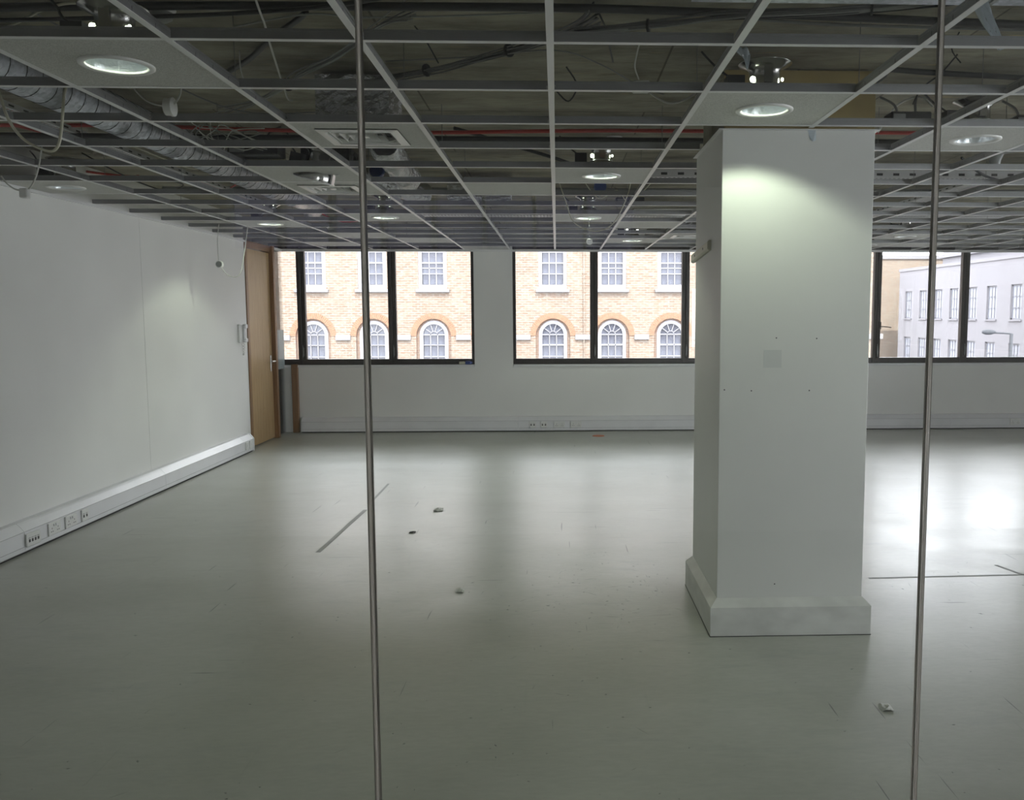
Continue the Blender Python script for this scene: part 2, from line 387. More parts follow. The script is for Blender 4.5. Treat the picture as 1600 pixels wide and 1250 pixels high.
# windows
def window(n, x0, x1, mulls, label):
    root = thing('window_%d' % n, label, 'window', ((x0 + x1) / 2, 11.93, SILL), kind='structure')
    ya, yb = 11.89, 11.96
    b = MB()
    b.bbox(x0, x1, ya, yb, SILL, SILL + .075, .005); b.bbox(x0, x1, ya, yb, HEAD - .04, HEAD, .005)
    b.bbox(x0, x0 + .04, ya, yb, SILL + .075, HEAD - .04, .005); b.bbox(x1 - .04, x1, ya, yb, SILL + .075, HEAD - .04, .005)
    b.build('frame', 'frame', root)
    for mx in mulls:
        b = MB(); b.bbox(mx - .052, mx - .004, ya - .012, yb, SILL + .0, HEAD, .004); b.bbox(mx + .004, mx + .052, ya, yb, SILL + .075, HEAD - .04, .004)
        b.box(mx - .01, mx + .01, ya + .02, yb - .01, SILL + .075, HEAD - .04)
        b.build('mullion', 'frame', root)
        b = MB(); b.box(mx + .006, mx + .022, ya - .02, ya, 1.02, 1.13); b.box(mx + .008, mx + .014, ya - .028, ya - .014, 1.0, 1.16)
        b.build('stay', 'grey', root)
    e = [x0 + .04] + [q for mx in mulls for q in (mx - .052, mx + .052)] + [x1 - .04]
    for i in range(0, len(e), 2):
        b = MB(); b.box(e[i], e[i + 1], 11.922, 11.928, SILL + .075, HEAD - .04); b.build('pane', 'glass', root)
    return root
window(1, *W1, (-3.385, -2.188), 'dark bronze framed window on the left of the plastered pier')
window(2, *W2, (0.503, 1.741), 'dark bronze framed window between the plastered pier and the column')
r3 = window(3, *W3, (4.36, 5.57), 'dark bronze framed window to the right of the column, white building outside')
b = MB(); b.box(4.385, 4.41, 11.86, 11.885, 1.36, 1.46); b.tube([(4.40, 11.865, 1.395), (4.44, 11.84, 1.395), (4.54, 11.84, 1.385)], .007, 6, 0, 3)
b.build('handle', 'frame', r3)

# bench trunking along the skirting (window wall and left wall)
def trunk_profile(depth=.10, h=.20): return [(0, .012), (depth - .01, .012), (depth, .02), (depth, .148), (depth - .035, h - .012), (depth - .05, h), (0, h)]
def trunk_run(root, P0, P1, out, cover_gap, lens):
    # profile extruded from P0 to P1, pointing 'out'
    d = (P1 - P0).normalized(); L = (P1 - P0).length; pr = trunk_profile(); a = 0; k = 0
    while a < L - .01:
        e = min(a + lens[k % len(lens)], L); k += 1
        b = MB(); n = len(pr); g = .0015
        v = [P0 + d * (a + g) + out * x + Vector((0, 0, z)) for x, z in pr] + [P0 + d * (e - g) + out * x + Vector((0, 0, z)) for x, z in pr]
        b.add(v, [tuple(range(n)), tuple(range(2 * n - 1, n - 1, -1))] + [(i, i + n, (i + 1) % n + n, (i + 1) % n) for i in range(n)])
        # raised cover strip lines
        for z0, z1, dx in ((.048, .0495, .001), (.146, .1475, .001)):
            q0 = P0 + d * (a + .01) + out * .1; q1 = P0 + d * (e - .01) + out * (.1 + dx)
            b.box(min(q0.x, q1.x), max(q0.x, q1.x), min(q0.y, q1.y), max(q0.y, q1.y), z0, z1, 1)
        b.build('trunking_length', ['trunk', 'slot'], root); a = e
    q0, q1 = P0 + out * .0, P1 + out * .085
    b = MB(); b.box(min(q0.x, q1.x), max(q0.x, q1.x), min(q0.y, q1.y), max(q0.y, q1.y), 0, .012); b.build('shadow_gap', 'gap_shade', root)  # dark strip stands in for the shade under the trunking
root = thing('baseboard_left', 'white plastic bench trunking along the foot of the left wall', 'trunking', (WX, 6, 0), kind='structure')
trunk_run(root, Vector((WX, 1.56, 0)), Vector((WX, 10.2, 0)), Vector((1, 0, 0)), 0, [2.3, 1.95, 2.1, 2.0])
b = MB(); b.add([(WX + x, y, z) for y in (10.2, 10.225) for x, z in [(0, .005), (.103, .005), (.103, .15), (.066, .195), (.05, .204), (0, .204)]],
                [(0, 1, 2, 3, 4, 5), (11, 10, 9, 8, 7, 6)] + [(i, i + 6, (i + 1) % 6 + 6, (i + 1) % 6) for i in range(6)])
b.build('end_cap', 'trunk', root)
root = thing('baseboard_front', 'white plastic bench trunking along the foot of the window wall', 'trunking', (0, WY, 0), kind='structure')
trunk_run(root, Vector((-3.40, WY, 0)), Vector((RX, WY, 0)), Vector((0, -1, 0)), 0, [2.88, 3.0, 2.9, 3.0])

# sockets -----------------------------------------------------------
def socket(kind, label):
    # local: plate in XZ facing -Y, centred on x, base at z=0
    wd = {'double': .146, 'single': .086, 'data': .086, 'fused': .086, 'quad': .146}[kind]
    t = thing('socket_outlet', label, 'socket', (0, 0, 0), 'sockets set into the skirting trunking')
    b = MB(); b.bbox(-wd / 2, wd / 2, -.012, 0, 0, .086, .003); b.build('face_plate', 'white', t)
    xs = (-.037, .037) if kind in ('double', 'quad') else (0,)
    if kind in ('double', 'single'):
        for x in xs:
            b = MB()
            b.box(x - .002, x + .002, -.0128, -.011, .042, .052); b.box(x - .014, x - .006, -.0128, -.011, .022, .028); b.box(x + .006, x + .014, -.0128, -.011, .022, .028)
            b.build('pin_holes', 'slot', t)
            b = MB(); b.bbox(x * .35 - .006, x * .35 + .006, -.018, -.012, .058, .076, .0015); b.build('rocker_switch', 'trunk', t)
    elif kind == 'data' or kind == 'quad':
        for x in ((-.045, -.015, .015, .045) if kind == 'quad' else (-.02, .02)):
            b = MB(); b.box(x - .009, x + .009, -.0128, -.011, .028, .048); b.build('data_port', 'slot', t)
            b = MB(); b.box(x - .010, x + .010, -.0132, -.011, .054, .058); b.build('port_label', 'grey', t)
    else:
        b = MB(); b.bbox(-.011, .011, -.016, -.012, .028, .058, .002); b.build('fuse_carrier', 'trunk', t)
    return t
WL = WX + .1
left_sockets = [('quad', 5.878, 'data outlet plate at the near end of the left wall trunking, its plate standing proud'),
                ('double', 6.14, 'double socket just beyond the proud data plate on the left wall trunking'),
                ('double', 6.35, 'double socket beside the small data plate on the left wall trunking'),
                ('data', 6.535, 'small two-port data plate, last of the near group on the left wall trunking'),
                ('fused', 9.975, 'single small plate near the door end of the left wall trunking'),
                ('fused', 10.105, 'blank-looking plate at the very end of the left trunking next to the door')]
for k, y, lab in left_sockets:
    s = socket(k, lab); s.location = (WL, y, .052); s.rotation_euler = (0, 0, PI / 2)
    if k == 'quad': s.rotation_euler = (0, 0, PI / 2 - .05); s.location = (WL + .008, y, .045)
far_sockets = [('data', -.328, 'leftmost of the four small plates under the middle window'), ('data', -.176, 'second from the left of the four plates under the middle window'),
               ('double', .03, 'double socket third in the row of four plates under the middle window'), ('double', .255, 'double socket at the right end of the row of four plates under the middle window'),
               ('double', 6.27, 'double socket on the trunking under the window right of the column'), ('double', 6.49, 'double socket cut by the right edge of the picture on the window wall trunking')]
for k, x, lab in far_sockets:
    s = socket(k, lab); s.location = (x, WY - .1, .055)

# door, glazed side screen and timber post ----------------------------
root = thing('door_1', 'tall oak veneer door at the far end of the left wall with a lever handle', 'door', (WX, 10.9, 0), kind='structure')
b = MB(); b.bbox(WX - .045, WX - .002, 10.49, 11.30, .012, 2.335, .002); b.build('door_leaf', 'oak', root)
b = MB(); b.bbox(WX - .1, WX + .012, 10.425, 10.487, 0, CZ, .003); b.bbox(WX - .1, WX + .05, 11.303, 11.37, 0, CZ, .003); b.bbox(WX - .1, WX + .012, 10.487, 11.303, 2.345, CZ, .003)
b.build('door_frame', 'oakedge', root)
h = MB(); h.bbox(WX - .002, WX + .008, 11.215, 11.255, .86, 1.06, .003)
h.tube([(WX + .006, 11.235, .985), (WX + .05, 11.235, .985), (WX + .058, 11.225, .985), (WX + .058, 11.12, .985)], .0095, 8, 0, 4); h.build('lever_handle', 'steel', root)
root = thing('window_4', 'glazed side screen between the oak door and the window wall', 'window', (WX, 11.6, 0), kind='structure')
b = MB(); b.box(WX - .03, WX - .02, 11.37, 11.62, .0, CZ); b.build('pane', 'glass', root)
b = MB(); b.box(WX - .03, WX - .02, 11.624, 11.89, .0, CZ); b.build('pane', 'glass', root)
b = MB(); b.box(WX - .0195, WX - .0185, 11.372, 11.618, .86, 1.37); b.box(WX - .0195, WX - .0185, 11.626, 11.86, .86, 1.37); b.build('frosted_film', 'frost', root)
b = MB(); b.box(WX - .05, WX, 11.37, 11.89, CZ - .03, CZ); b.build('head_channel', 'white', root)
b = MB(); b.bbox(-3.52, -3.44, WY - .06, WY, 0, SILL + .012, .003)
b.build('timber_post', 'oakedge', None, 'brown timber end post at the left end of the window upstand', 'post')
b = MB(); b.tube([(-4.7, 11.15, .02), (-3.9, 11.84, .66)], .02, 8, 0, 0); b.build('handrail', 'cream', None, 'pale sloping rail seen low through the glazed side screen', 'rail')

# wall phone
t = thing('wall_phone', 'white door-entry handset on the left wall beside the oak door', 'phone', (WX, 10.19, 1.25))
b = MB(); b.bbox(WX, WX + .03, 10.11, 10.27, 1.25, 1.46, .006); b.build('base_plate', 'white', t)
b = MB(); b.bbox(WX + .03, WX + .055, 10.20, 10.25, 1.26, 1.455, .008); b.bbox(WX + .03, WX + .07, 10.195, 10.255, 1.41, 1.462, .008); b.bbox(WX + .03, WX + .07, 10.195, 10.255, 1.255, 1.30, .008)
b.build('handset', 'trunk', t)
pts = []
for i in range(90):
    a = i * .9; u = i / 89; zz = 1.25 - .14 * math.sin(PI * u); yy = 10.16 + .07 * u
    pts.append((WX + .03 + .008 * math.cos(a), yy + .008 * math.sin(a), zz))
b = MB(); b.tube(pts, .0022, 5, 0, 0); b.build('coiled_cord', 'wcable', t)

# ------------------------------------------------------------------ column
KX0, KX1, KY0, KY1 = .776, 1.494, 4.17, 4.93
root = thing('column', 'square off-white plastered column with a deep chamfered plinth', 'column', ((KX0 + KX1) / 2, (KY0 + KY1) / 2, 0), kind='structure')
b = MB(); b.bbox(KX0, KX1, KY0, KY1, .1, CZ - .004, .002); b.build('shaft', 'column', root)
b = MB(); e = .036
def ring(o, z): return [(KX0 - o, KY0 - o, z), (KX1 + o, KY0 - o, z), (KX1 + o, KY1 + o, z), (KX0 - o, KY1 + o, z)]
v = ring(e, 0) + ring(e, .145) + ring(.002, .182) + ring(-.001, .183)
b.add(v, [(i + 4 * k, (i + 1) % 4 + 4 * k, (i + 1) % 4 + 4 * k + 4, i + 4 * k + 4) for k in range(3) for i in range(4)]); b.build('plinth', 'plinth', root)
b = MB(); b.box(KX0 - e - .002, KX1 + e + .002, KY0 - e - .002, KY1 + e + .002, 0, .0035); b.build('shadow_gap', 'gap_shade', root)  # thin dark strip painted as the shade line under the plinth
b = MB()
for (x0, x1, y0, y1) in ((KX0 - .02, KX1 + .02, KY0 - .02, KY0 + .0), (KX0 - .02, KX0, KY0, KY1), (KX1, KX1 + .02, KY0, KY1)): b.box(x0, x1, y0, y1, CZ - .007, CZ - .004)
b.build('edge_trim', 'tee_face', root)
b = MB(); b.box(KX0 + .03, KX1 - .03, KY0 + .03, KY1 - .03, CZ - .01, SZ); b.build('column_core', 'concrete', root)
b = MB(); b.bbox(KX0 + .01, KX1, KY0 + .005, KY0 + .028, CZ + .002, SZ - .01, .002); b.build('yellow_board', 'yellow', root)
b = MB(); b.box(.987, 1.073, KY0 - .0012, KY0, 1.31, 1.395); b.build('painted_patch', mat('patch_paint', (.62, .635, .62), .6), root)
b = MB()
for x, z in ((1.046, 1.452), (1.24, 1.449), (.93, 1.2), (1.21, 1.2), (.80, 1.205), (1.06, .25)): b.lathe((x, KY0 - .0012, z), [(.0001, 0), (.0035, 0), (.0035, .002)], 8, 0, False, 'y')
b.build('screw_hole', 'slot', root)
t = thing('bracket', 'short cream plastic trunking offcut fixed on the left face of the column', 'bracket', (KX0, 4.7, 1.87))
b = MB()
for k in range(1):
    v = []
    for y, z in ((4.44, 1.935), (4.98, 1.90)):
        v += [(KX0, y, z), (KX0 - .012, y, z), (KX0 - .02, y, z - .008), (KX0 - .02, y, z - .042), (KX0 - .012, y, z - .05), (KX0, y, z - .05)]
    b.add(v, [(0, 1, 2, 3, 4, 5), (11, 10, 9, 8, 7, 6)] + [(i, i + 6, (i + 1) % 6 + 6, (i + 1) % 6) for i in range(6)])
b.build('channel', 'cream', t)
for u in (.25, .75):
    b = MB(); b.lathe((KX0 - .022, 4.44 + .54 * u, 1.91 - .035 * u), [(.0001, 0), (.006, 0), (.006, .004)], 10, 0, False, 'x')
    b.build('screw_head', 'slot', t)
b = MB(); b.add([(1.173, KY0 - .002, 2.42), (1.212, KY0 - .002, 2.42), (1.214, KY0 - .004, 2.372), (1.20, KY0 - .007, 2.366), (1.186, KY0 - .003, 2.376), (1.18, KY0 - .001, 2.40)], [(0, 1, 2, 3, 4, 5)])
sm = b.build('tape_scrap', 'film', None, 'torn pale blue tape at the top of the column front', 'tape')
sm.modifiers.new('s', 'SOLIDIFY').thickness = .0006

# ------------------------------------------------------------------ glass screen the view looks through
GY = 1.5
root = thing('glass_screen', 'frameless clear glass screen of butt-jointed panels in front of the office', 'glass partition', (0, GY, 0), kind='structure')
js = [-3.222 + .967 * k for k in range(12)]
for a, c in zip(js, js[1:]):
    b = MB(); b.box(a + .004, c - .004, GY, GY + .012, .002, CZ); b.build('glass_panel', 'screen_glass', root)
for x in js:
    b = MB(); b.tube([(x, GY + .006, .0), (x, GY + .006, CZ)], .0062, 8, 0, 0); b.build('joint_bead', 'edge', root)
b = MB(); b.box(WX, RX, GY - .01, GY + .022, CZ - .01, CZ + .03); b.build('head_channel', 'steel', root)
b = MB(); b.box(WX, js[0], GY - .03, GY + .04, 0, CZ); b.box(js[-1], RX, GY - .03, GY + .04, 0, CZ); b.build('end_wall', 'wall', root)
b = MB(); b.box(WX, RX, GY, GY + .05, CZ, SZ); b.build('bulkhead', 'wall', root)

# near side: rear wall with a clerestory that the screen faintly reflects
root = thing('window_8', 'dark framed window added as fill light at the right end of the rear wall', 'window', (5.9, BY, SILL), kind='structure')  # unseen window added to brighten the surfaces that face the camera
REAR = (4.1, 7.7); portal(REAR[0], REAR[1], .5, CZ - .03, BY - .2)
pr = [o for o in C.objects if o.name.startswith('window_portal')][-1]; pr.rotation_euler = Vector((0, 1, 0)).to_track_quat('-Z', 'Y').to_euler()
b = MB(); b.box(REAR[0], REAR[1], BY - .1, BY - .04, .5, .56); b.box(REAR[0], REAR[1], BY - .1, BY - .04, CZ - .07, CZ - .02)
for k in range(4): x = REAR[0] + .03 + (REAR[1] - REAR[0] - .06) * k / 3; b.box(x - .03, x + .03, BY - .1, BY - .04, .56, CZ - .07)
b.build('frame', 'frame', root)
b = MB(); b.box(REAR[0], REAR[1], BY - .075, BY - .07, .5, CZ - .02); b.build('pane', 'glass', root)
root = thing('wall_back', 'plain rear wall with a tinted clerestory on the near side of the glass screen', 'wall', (0, BY, 0), kind='structure')
cx0, cx1 = -2.25, .55
b = MB(); b.box(WX, REAR[0], BY - .15, BY, 0, 2.02); b.box(REAR[0], RX, BY - .15, BY, 0, .5); b.box(REAR[1], RX, BY - .15, BY, .5, 2.02); b.box(WX, cx0, BY - .15, BY, 2.02, SZ); b.box(cx1, REAR[0], BY - .15, BY, 2.02, SZ); b.box(REAR[0], REAR[1], BY - .15, BY, CZ - .02, SZ); b.box(REAR[1], RX, BY - .15, BY, 2.02, SZ); b.box(cx0, cx1, BY - .15, BY, 2.40, SZ); b.build('wall_surface', 'wall', root)
b = MB(); b.box(cx0, cx1, BY - .10, BY - .09, 2.02, 2.40); b.build('clerestory_pane', 'tinted', root)
b = MB()
for i in range(9): x = cx0 + (cx1 - cx0) * i / 8; b.box(x - .012, x + .012, BY - .12, BY + .01, 2.02, 2.40)
b.build('clerestory_mullion', 'white', root)

# ================================================================== SUSPENDED GRID
root = thing('ceiling_grid', 'open suspended ceiling grid of white-faced tees with most tiles removed', 'ceiling grid', (0, 7, CZ), kind='structure')
GROOT = Vector((0, 7, CZ))
def tee_mesh(L, axis, name, main):
    b = MB(); h = .038 if main else .036; w_ = .012
    def bx(x0, x1, y0, y1, z0, z1, m):
        if axis == 'x': b.box(x0, x1, y0, y1, z0, z1, m)
        else: b.box(y0, y1, x0, x1, z0, z1, m)
    bx(-L / 2, L / 2, -w_, w_, 0, .0016, 0)
    bx(-L / 2, L / 2, -.0009, .0009, .0016, h - .008, 1); bx(-L / 2, L / 2, -.0035, .0035, h - .008, h, 1)
    if main:
        n = int(L / .15)
        for i in range(n):
            x = -L / 2 + (i + .5) * .15
            for s_ in (-1, 1): bx(x - .001, x + .001, .001 * s_, .0016 * s_ , .010, .024, 2)
    me = bpy.data.meshes.new(name); me.from_pydata(b.v, [], b.f)
    for q in ('tee_face', 'tee_web', 'slot'): me.materials.append(M[q])
    me.polygons.foreach_set('material_index', b.m); return me
def part(name, me, loc, rot=None):
    o = bpy.data.objects.new(name, me); C.objects.link(o); o.parent = root; o.location = Vector(loc) - GROOT
    if rot: o.rotation_euler = rot
    return o
ya, yb = GY + .05, WY - .012
main_me = tee_mesh(yb - ya, 'y', 'main_tee', True)
for i in range(-5, 14):
    x = X0 + CELL * i
    if i == 2:
        for p, q in ((ya, KY0 - .022), (KY1 + .01, yb)): part('main_tee', tee_mesh(q - p, 'y', 'main_tee', True), (x, (p + q) / 2, CZ))
    else: part('main_tee', main_me, (x, (ya + yb) / 2, CZ))
cross_me = tee_mesh(CELL - .024, 'x', 'cross_tee', False)
cells = []
for j in range(-2, 15):
    y = Y0 + CELL * j
    for i in range(-6, 13):
        x = X0 + CELL * (i + .5)
        if y > 1.6: cells.append((x, y, i, j))
# the pieces that show largest first
def seen(c):
    x, y = c[0], c[1]
    px = 921 + 1376 * (x * .9993 - .037 * y) / (y + .2)
    return (0 if -120 < px < 1720 and c[3] >= 0 else 50) + math.hypot(x, y)
cells.sort(key=seen)
rest = MB(); cnt = 0
for x, y, i, j in cells:
    if j == 3 and i in (1, 2):
        p, q = (X0 + CELL * i + .012, KX0 - .02) if i == 1 else (KX1 + .02, X0 + CELL * (i + 1) - .012)
        part('cross_tee', tee_mesh(q - p, 'x', 'cross_tee', False), ((p + q) / 2, y, CZ)); cnt += 1
    elif cnt < 300: part('cross_tee', cross_me, (x, y, CZ)); cnt += 1
    else:
        L = CELL / 2 - .012
        rest.box(x - L, x + L, y - .012, y + .012, CZ, CZ + .0016, 0); rest.box(x - L, x + L, y - .0009, y + .0009, CZ + .0016, CZ + .028, 1); rest.box(x - L, x + L, y - .0035, y + .0035, CZ + .028, CZ + .036, 1)
if rest.v: rest.build('cross_tee_rest', ['tee_face', 'tee_web'], root, kind='stuff')
# hanger wires
b = MB(); b.tube([(0, 0, 0), (0, 0, SZ - CZ - .036)], .0016, 4, 0, 0)
hw = b.build('hanger_wire', 'gcable', None); hw.parent = root; hw.location = Vector((X0 - CELL * 5, 3.6, CZ + .036)) - GROOT
n = 0
for i in range(-5, 13):
    for k in range(7):
        if (i, k) == (-5, 0): continue
        x = X0 + CELL * i; y = 3.6 + 1.2 * k + (.13 if i % 2 else -.1)
        if KX0 - .05 < x < KX1 + .05 and KY0 - .05 < y < KY1 + .05: continue
        inst(hw, root, Vector((x, y, CZ + .036)) - GROOT)
# bright cross-tee end clips hooked over the main tees
b = MB(); b.box(.002, .016, -.003, .003, .012, .030); b.box(-.016, -.002, -.003, .003, .012, .030); b.tube([(.004, 0, .03), (.012, 0, .036), (.02, 0, .028)], .002, 4, 0, 2)
clip = b.build('tee_clip', 'steel', None); clip.parent = root; clip.location = Vector((X0 + CELL * 3, Y0 + CELL * 4, CZ)) - GROOT
for i in range(-4, 12):
    for j in range(1, 15):
        if (i, j) == (3, 4) or (i == 2 and j == 3): continue
        if (i * 7 + j * 3) % 3 == 0 or i > 3: inst(clip, root, Vector((X0 + CELL * i, Y0 + CELL * j, CZ)) - GROOT)

# tiles
def cc(i, j): return X0 + CELL * (i + .5), Y0 + CELL * (j + .5)
def tile_mesh(hole):
    b = MB(); a = CELL / 2 - .004; t0, t1 = .002, .016
    if not hole: b.box(-a, a, -a, a, t0, t1)
    else:
        n = 48; ang = [2 * PI * k / n + PI / 4 for k in range(n)]
        sq = []
        for t in ang:
            c_, s_ = math.cos(t), math.sin(t); k = a / max(abs(c_), abs(s_)); sq.append((c_ * k, s_ * k))
        ci = [(hole * math.cos(t), hole * math.sin(t)) for t in ang]
        v = [(x, y, t0) for x, y in ci] + [(x, y, t0) for x, y in sq] + [(x, y, t1) for x, y in ci] + [(x, y, t1) for x, y in sq]
        f = []
        for k in range(n):
            l = (k + 1) % n
            f += [(k, l, l + n, k + n), (k + 2 * n, k + 3 * n, l + 3 * n, l + 2 * n), (k, k + 2 * n, l + 2 * n, l), (k + n, l + n, l + 3 * n, k + 3 * n)]
        b.add(v, f)
    me = bpy.data.meshes.new('ceiling_tile'); me.from_pydata(b.v, [], b.f); me.materials.append(M['tile']); return me
tm0, tm1, tmv = tile_mesh(0), tile_mesh(.1), tile_mesh(.16)
LIGHTS = [(-3, 0, 1, 'lit round downlight in the nearest tile at the top left of the view'),
          (1, 1, 1, 'lit round downlight in the tile directly in front of the column'),
          (3, 2, 0, 'unlit round downlight in the tile just right of the column top'),
          (0, 4, 1, 'lit round downlight in the tile left of the column, third light back'),
          (-6, 5, 0, 'unlit round downlight in the tile tight against the left wall'),
          (-3, 8, 1, 'lit round downlight over the middle of the left window, glowing housing above'),
          (0, 8, 1, 'lit round downlight framed by the hanging cable loop'),
          (-5, 9, 1, 'lit round downlight near the oak door, washing the left wall'),
          (1, 12, 1, 'small distant lit downlight near the window wall, left of the column'),
          (6, 11, 0, 'unlit downlight far back on the right, ahead of another one'),
          (6, 13, 0, 'unlit downlight furthest back on the right by the window wall')]
for i, j, lit, lab in LIGHTS: part('ceiling_tile', tm1, (*cc(i, j), CZ))
part('ceiling_tile', tm1, (*cc(-3, 4), CZ))
VENTS = [(-2, 2, 'square four-way air diffuser in the tile left of centre, the nearest one'), (-3, 5, 'square four-way air diffuser just behind the tilted downlight'), (2, 11, 'small distant square air diffuser seen just left of the column')]
for i, j, lab in VENTS: part('ceiling_tile', tmv, (*cc(i, j), CZ))
for i, j in ((-1, 5), (-2, 14), (1, 9), (-4, 11), (7, 13), (5, 13), (3, 12), (9, 11), (-5, 13), (-3, 12)): part('ceiling_tile', tm0, (*cc(i, j), CZ))

# ------------------------------------------------------------------ downlights
def downlight(lit, label):
    t = thing('downlight', label, 'ceiling light', (0, 0, 0), 'round recessed downlights in the ceiling grid')
    b = MB(); b.lathe((0, 0, 0), [(.096, .004), (.098, -.003), (.104, -.006), (.116, -.006), (.121, -.003), (.121, .002)], 48); b.build('trim_ring', 'white', t)
    b = MB(); b.lathe((0, 0, 0), [(.096, .003), (.092, .03), (.084, .06), (.070, .092), (.052, .115), (.001, .125)], 40); b.build('reflector', 'mirror', t)
    b = MB(); b.lathe((0, 0, 0), [(.099, .004), (.100, .045), (.078, .075), (.066, .10), (.064, .155), (.075, .168), (.112, .185), (.114, .190), (.001, .192)], 40); b.build('housing', 'drum', t)
    b = MB(); b.box(-.165, -.092, -.04, .04, .05, .135); b.tube([(-.15, 0, .135), (-.19, .02, .17), (-.22, .05, .21), (-.26, .06, .255)], .005, 6); b.build('control_gear', 'black', t)
    b = MB(); b.box(-.003, .003, -.072, -.060, .10, .19); b.box(-.018, .018, -.075, -.068, .10, .185); b.build('bracket', 'drum', t)
    for y in (-.022, .022):
        b = MB(); b.tube([(-.060, y, .088), (.060, y, .088)], .011, 10, 0, 0); b.build('lamp_tube', 'tubelight' if lit else 'lampoff', t)
    if lit:
        for x, rr in ((-.060, .010), (.066, .006)):
            b = MB(); b.lathe((x, -.036, .118), [(.0005, rr * 1.3), (rr * .75, rr * .9), (rr, 0), (rr * .75, -rr * .9), (.0005, -rr * 1.3)], 12); b.build('lamp_glare', 'beadlight', t)  # glowing beads stand in for lamp glare escaping the housing
        d = bpy.data.lights.new('lamp_light', 'SPOT'); d.energy = LAMP_WATTS; d.spot_size = math.radians(124); d.spot_blend = .35; d.shadow_soft_size = .03; d.color = (0.88, 1.0, 0.78)
        o = bpy.data.objects.new('lamp_light', d); C.objects.link(o); o.parent = t; o.location = (0, 0, .044)
    return t
for i, j, lit, lab in LIGHTS:
    t = downlight(lit, lab); x, y = cc(i, j); t.location = (x, y, CZ)
for lab, (x, y) in (('lit downlight in the near-side plaster ceiling, left of the first glass joint', (-.55, .45)), ('lit downlight in the near-side plaster ceiling, before the column', (.95, .45)), ('lit downlight in the near-side plaster ceiling, far right one', (2.6, .45))):
    t = downlight(1, lab); t.location = (x, y, CZ + .018)
t = downlight(0, 'unlit downlight hanging tilted out of its tile between the two near diffusers')
x, y = cc(-3, 4); t.location = (x + .02, y + .03, CZ - .028); t.rotation_euler = (math.radians(6), math.radians(15), 0)
b = MB(); b.box(.100, .112, -.03, .03, -.0, .07); b.box(.1, .14, -.03, .03, .066, .07)
b.build('spring_clip', 'steel', t)

# ------------------------------------------------------------------ air diffusers
def diffuser(label):
    t = thing('air_diffuser', label, 'air vent', (0, 0, 0), 'square air diffusers in the ceiling grid')
    def frame(b, a0, z0, a1, z1, th=.0015):
        v = []
        for a, z in ((a0, z0), (a1, z1), (a1, z1 + th), (a0, z0 + th)): v += [(-a, -a, z), (a, -a, z), (a, a, z), (-a, a, z)]
        f = [(k * 4 + i, k * 4 + (i + 1) % 4, ((k + 1) % 4) * 4 + (i + 1) % 4, ((k + 1) % 4) * 4 + i) for k in range(4) for i in range(4)]
        b.add(v, f)
    b = MB(); frame(b, .192, -.003, .152, -.008, .003); frame(b, .192, .002, .192, -.003, .001); frame(b, .152, -.008, .150, .03, .001); b.build('frame', 'white', t)
    for k, a in enumerate((.140, .102, .064)):
        b = MB(); frame(b, a, -.002, a - .013, .026); b.build('louvre', 'white', t)
    b = MB(); b.box(-.02, .02, -.02, .02, .0, .003); b.build('centre_plate', 'white', t)
    b = MB(); b.box(-.15, .15, -.15, .15, .03, .035); b.build('dark_backing', 'slot', t)  # dark sheet stands in for the shade behind the louvres
    return t
for i, j, lab in VENTS:
    t = diffuser(lab); x, y = cc(i, j); t.location = (x - .014, y + .03, CZ)

# ================================================================== SERVICES IN THE CEILING VOID
P_black_pipe_front = [(-2.122, 3.354, 2.66), (-1.291, 3.306, 2.66), (-0.701, 3.293, 2.66), (-0.017, 3.284, 2.66), (0.424, 3.303, 2.66), (1.024, 3.345, 2.66), (1.424, 3.382, 2.66), (1.887, 3.418, 2.66)]
P_black_cable_cross = [(-2.107, 3.398, 2.63), (-1.798, 3.373, 2.63), (-1.296, 3.316, 2.63), (-1.057, 3.274, 2.63), (-0.865, 3.229, 2.63), (-0.672, 3.159, 2.63), (-0.529, 3.087, 2.63)]
P_grey_conduit = [(0.756, 3.429, 2.675), (1.065, 3.478, 2.675), (1.476, 3.502, 2.675), (1.947, 3.526, 2.675)]
P_white_line = [(-1.233, 3.552, 2.665), (-0.911, 3.396, 2.665), (-0.73, 3.426, 2.665), (-0.396, 3.4, 2.665), (-0.017, 3.346, 2.665), (0.215, 3.305, 2.665)]
P_black_pipe_side = [(1.379, 4.223, 2.67), (1.37, 4.125, 2.67), (1.398, 4.071, 2.67), (1.486, 4.068, 2.67), (1.711, 4.114, 2.67), (2.339, 4.215, 2.67)]
P_bundle_big = [(0.079, 3.472, 2.63), (0.222, 3.414, 2.63), (0.408, 3.357, 2.63), (0.584, 3.281, 2.63), (0.757, 3.227, 2.63), (1.018, 3.179, 2.63), (1.181, 3.129, 2.63), (1.337, 3.025, 2.63)]
P_bundle_mid = [(-0.93, 4.327, 2.66), (-0.729, 4.208, 2.66), (-0.505, 4.064, 2.66), (-0.293, 3.891, 2.66), (-0.097, 3.707, 2.66), (0.08, 3.478, 2.66), (0.146, 3.312, 2.66)]
P_bundle_left = [(-1.797, 4.976, 2.65), (-1.536, 4.707, 2.65), (-1.325, 4.441, 2.65), (-1.15, 4.151, 2.65), (-0.943, 3.895, 2.65), (-0.78, 3.645, 2.65), (-0.638, 3.433, 2.65), (-0.519, 3.29, 2.65)]
P_strap = [(-1.518, 4.247, 2.675), (-1.331, 4.016, 2.675), (-1.166, 3.758, 2.675), (-0.969, 3.486, 2.675), (-0.916, 3.399, 2.675)]
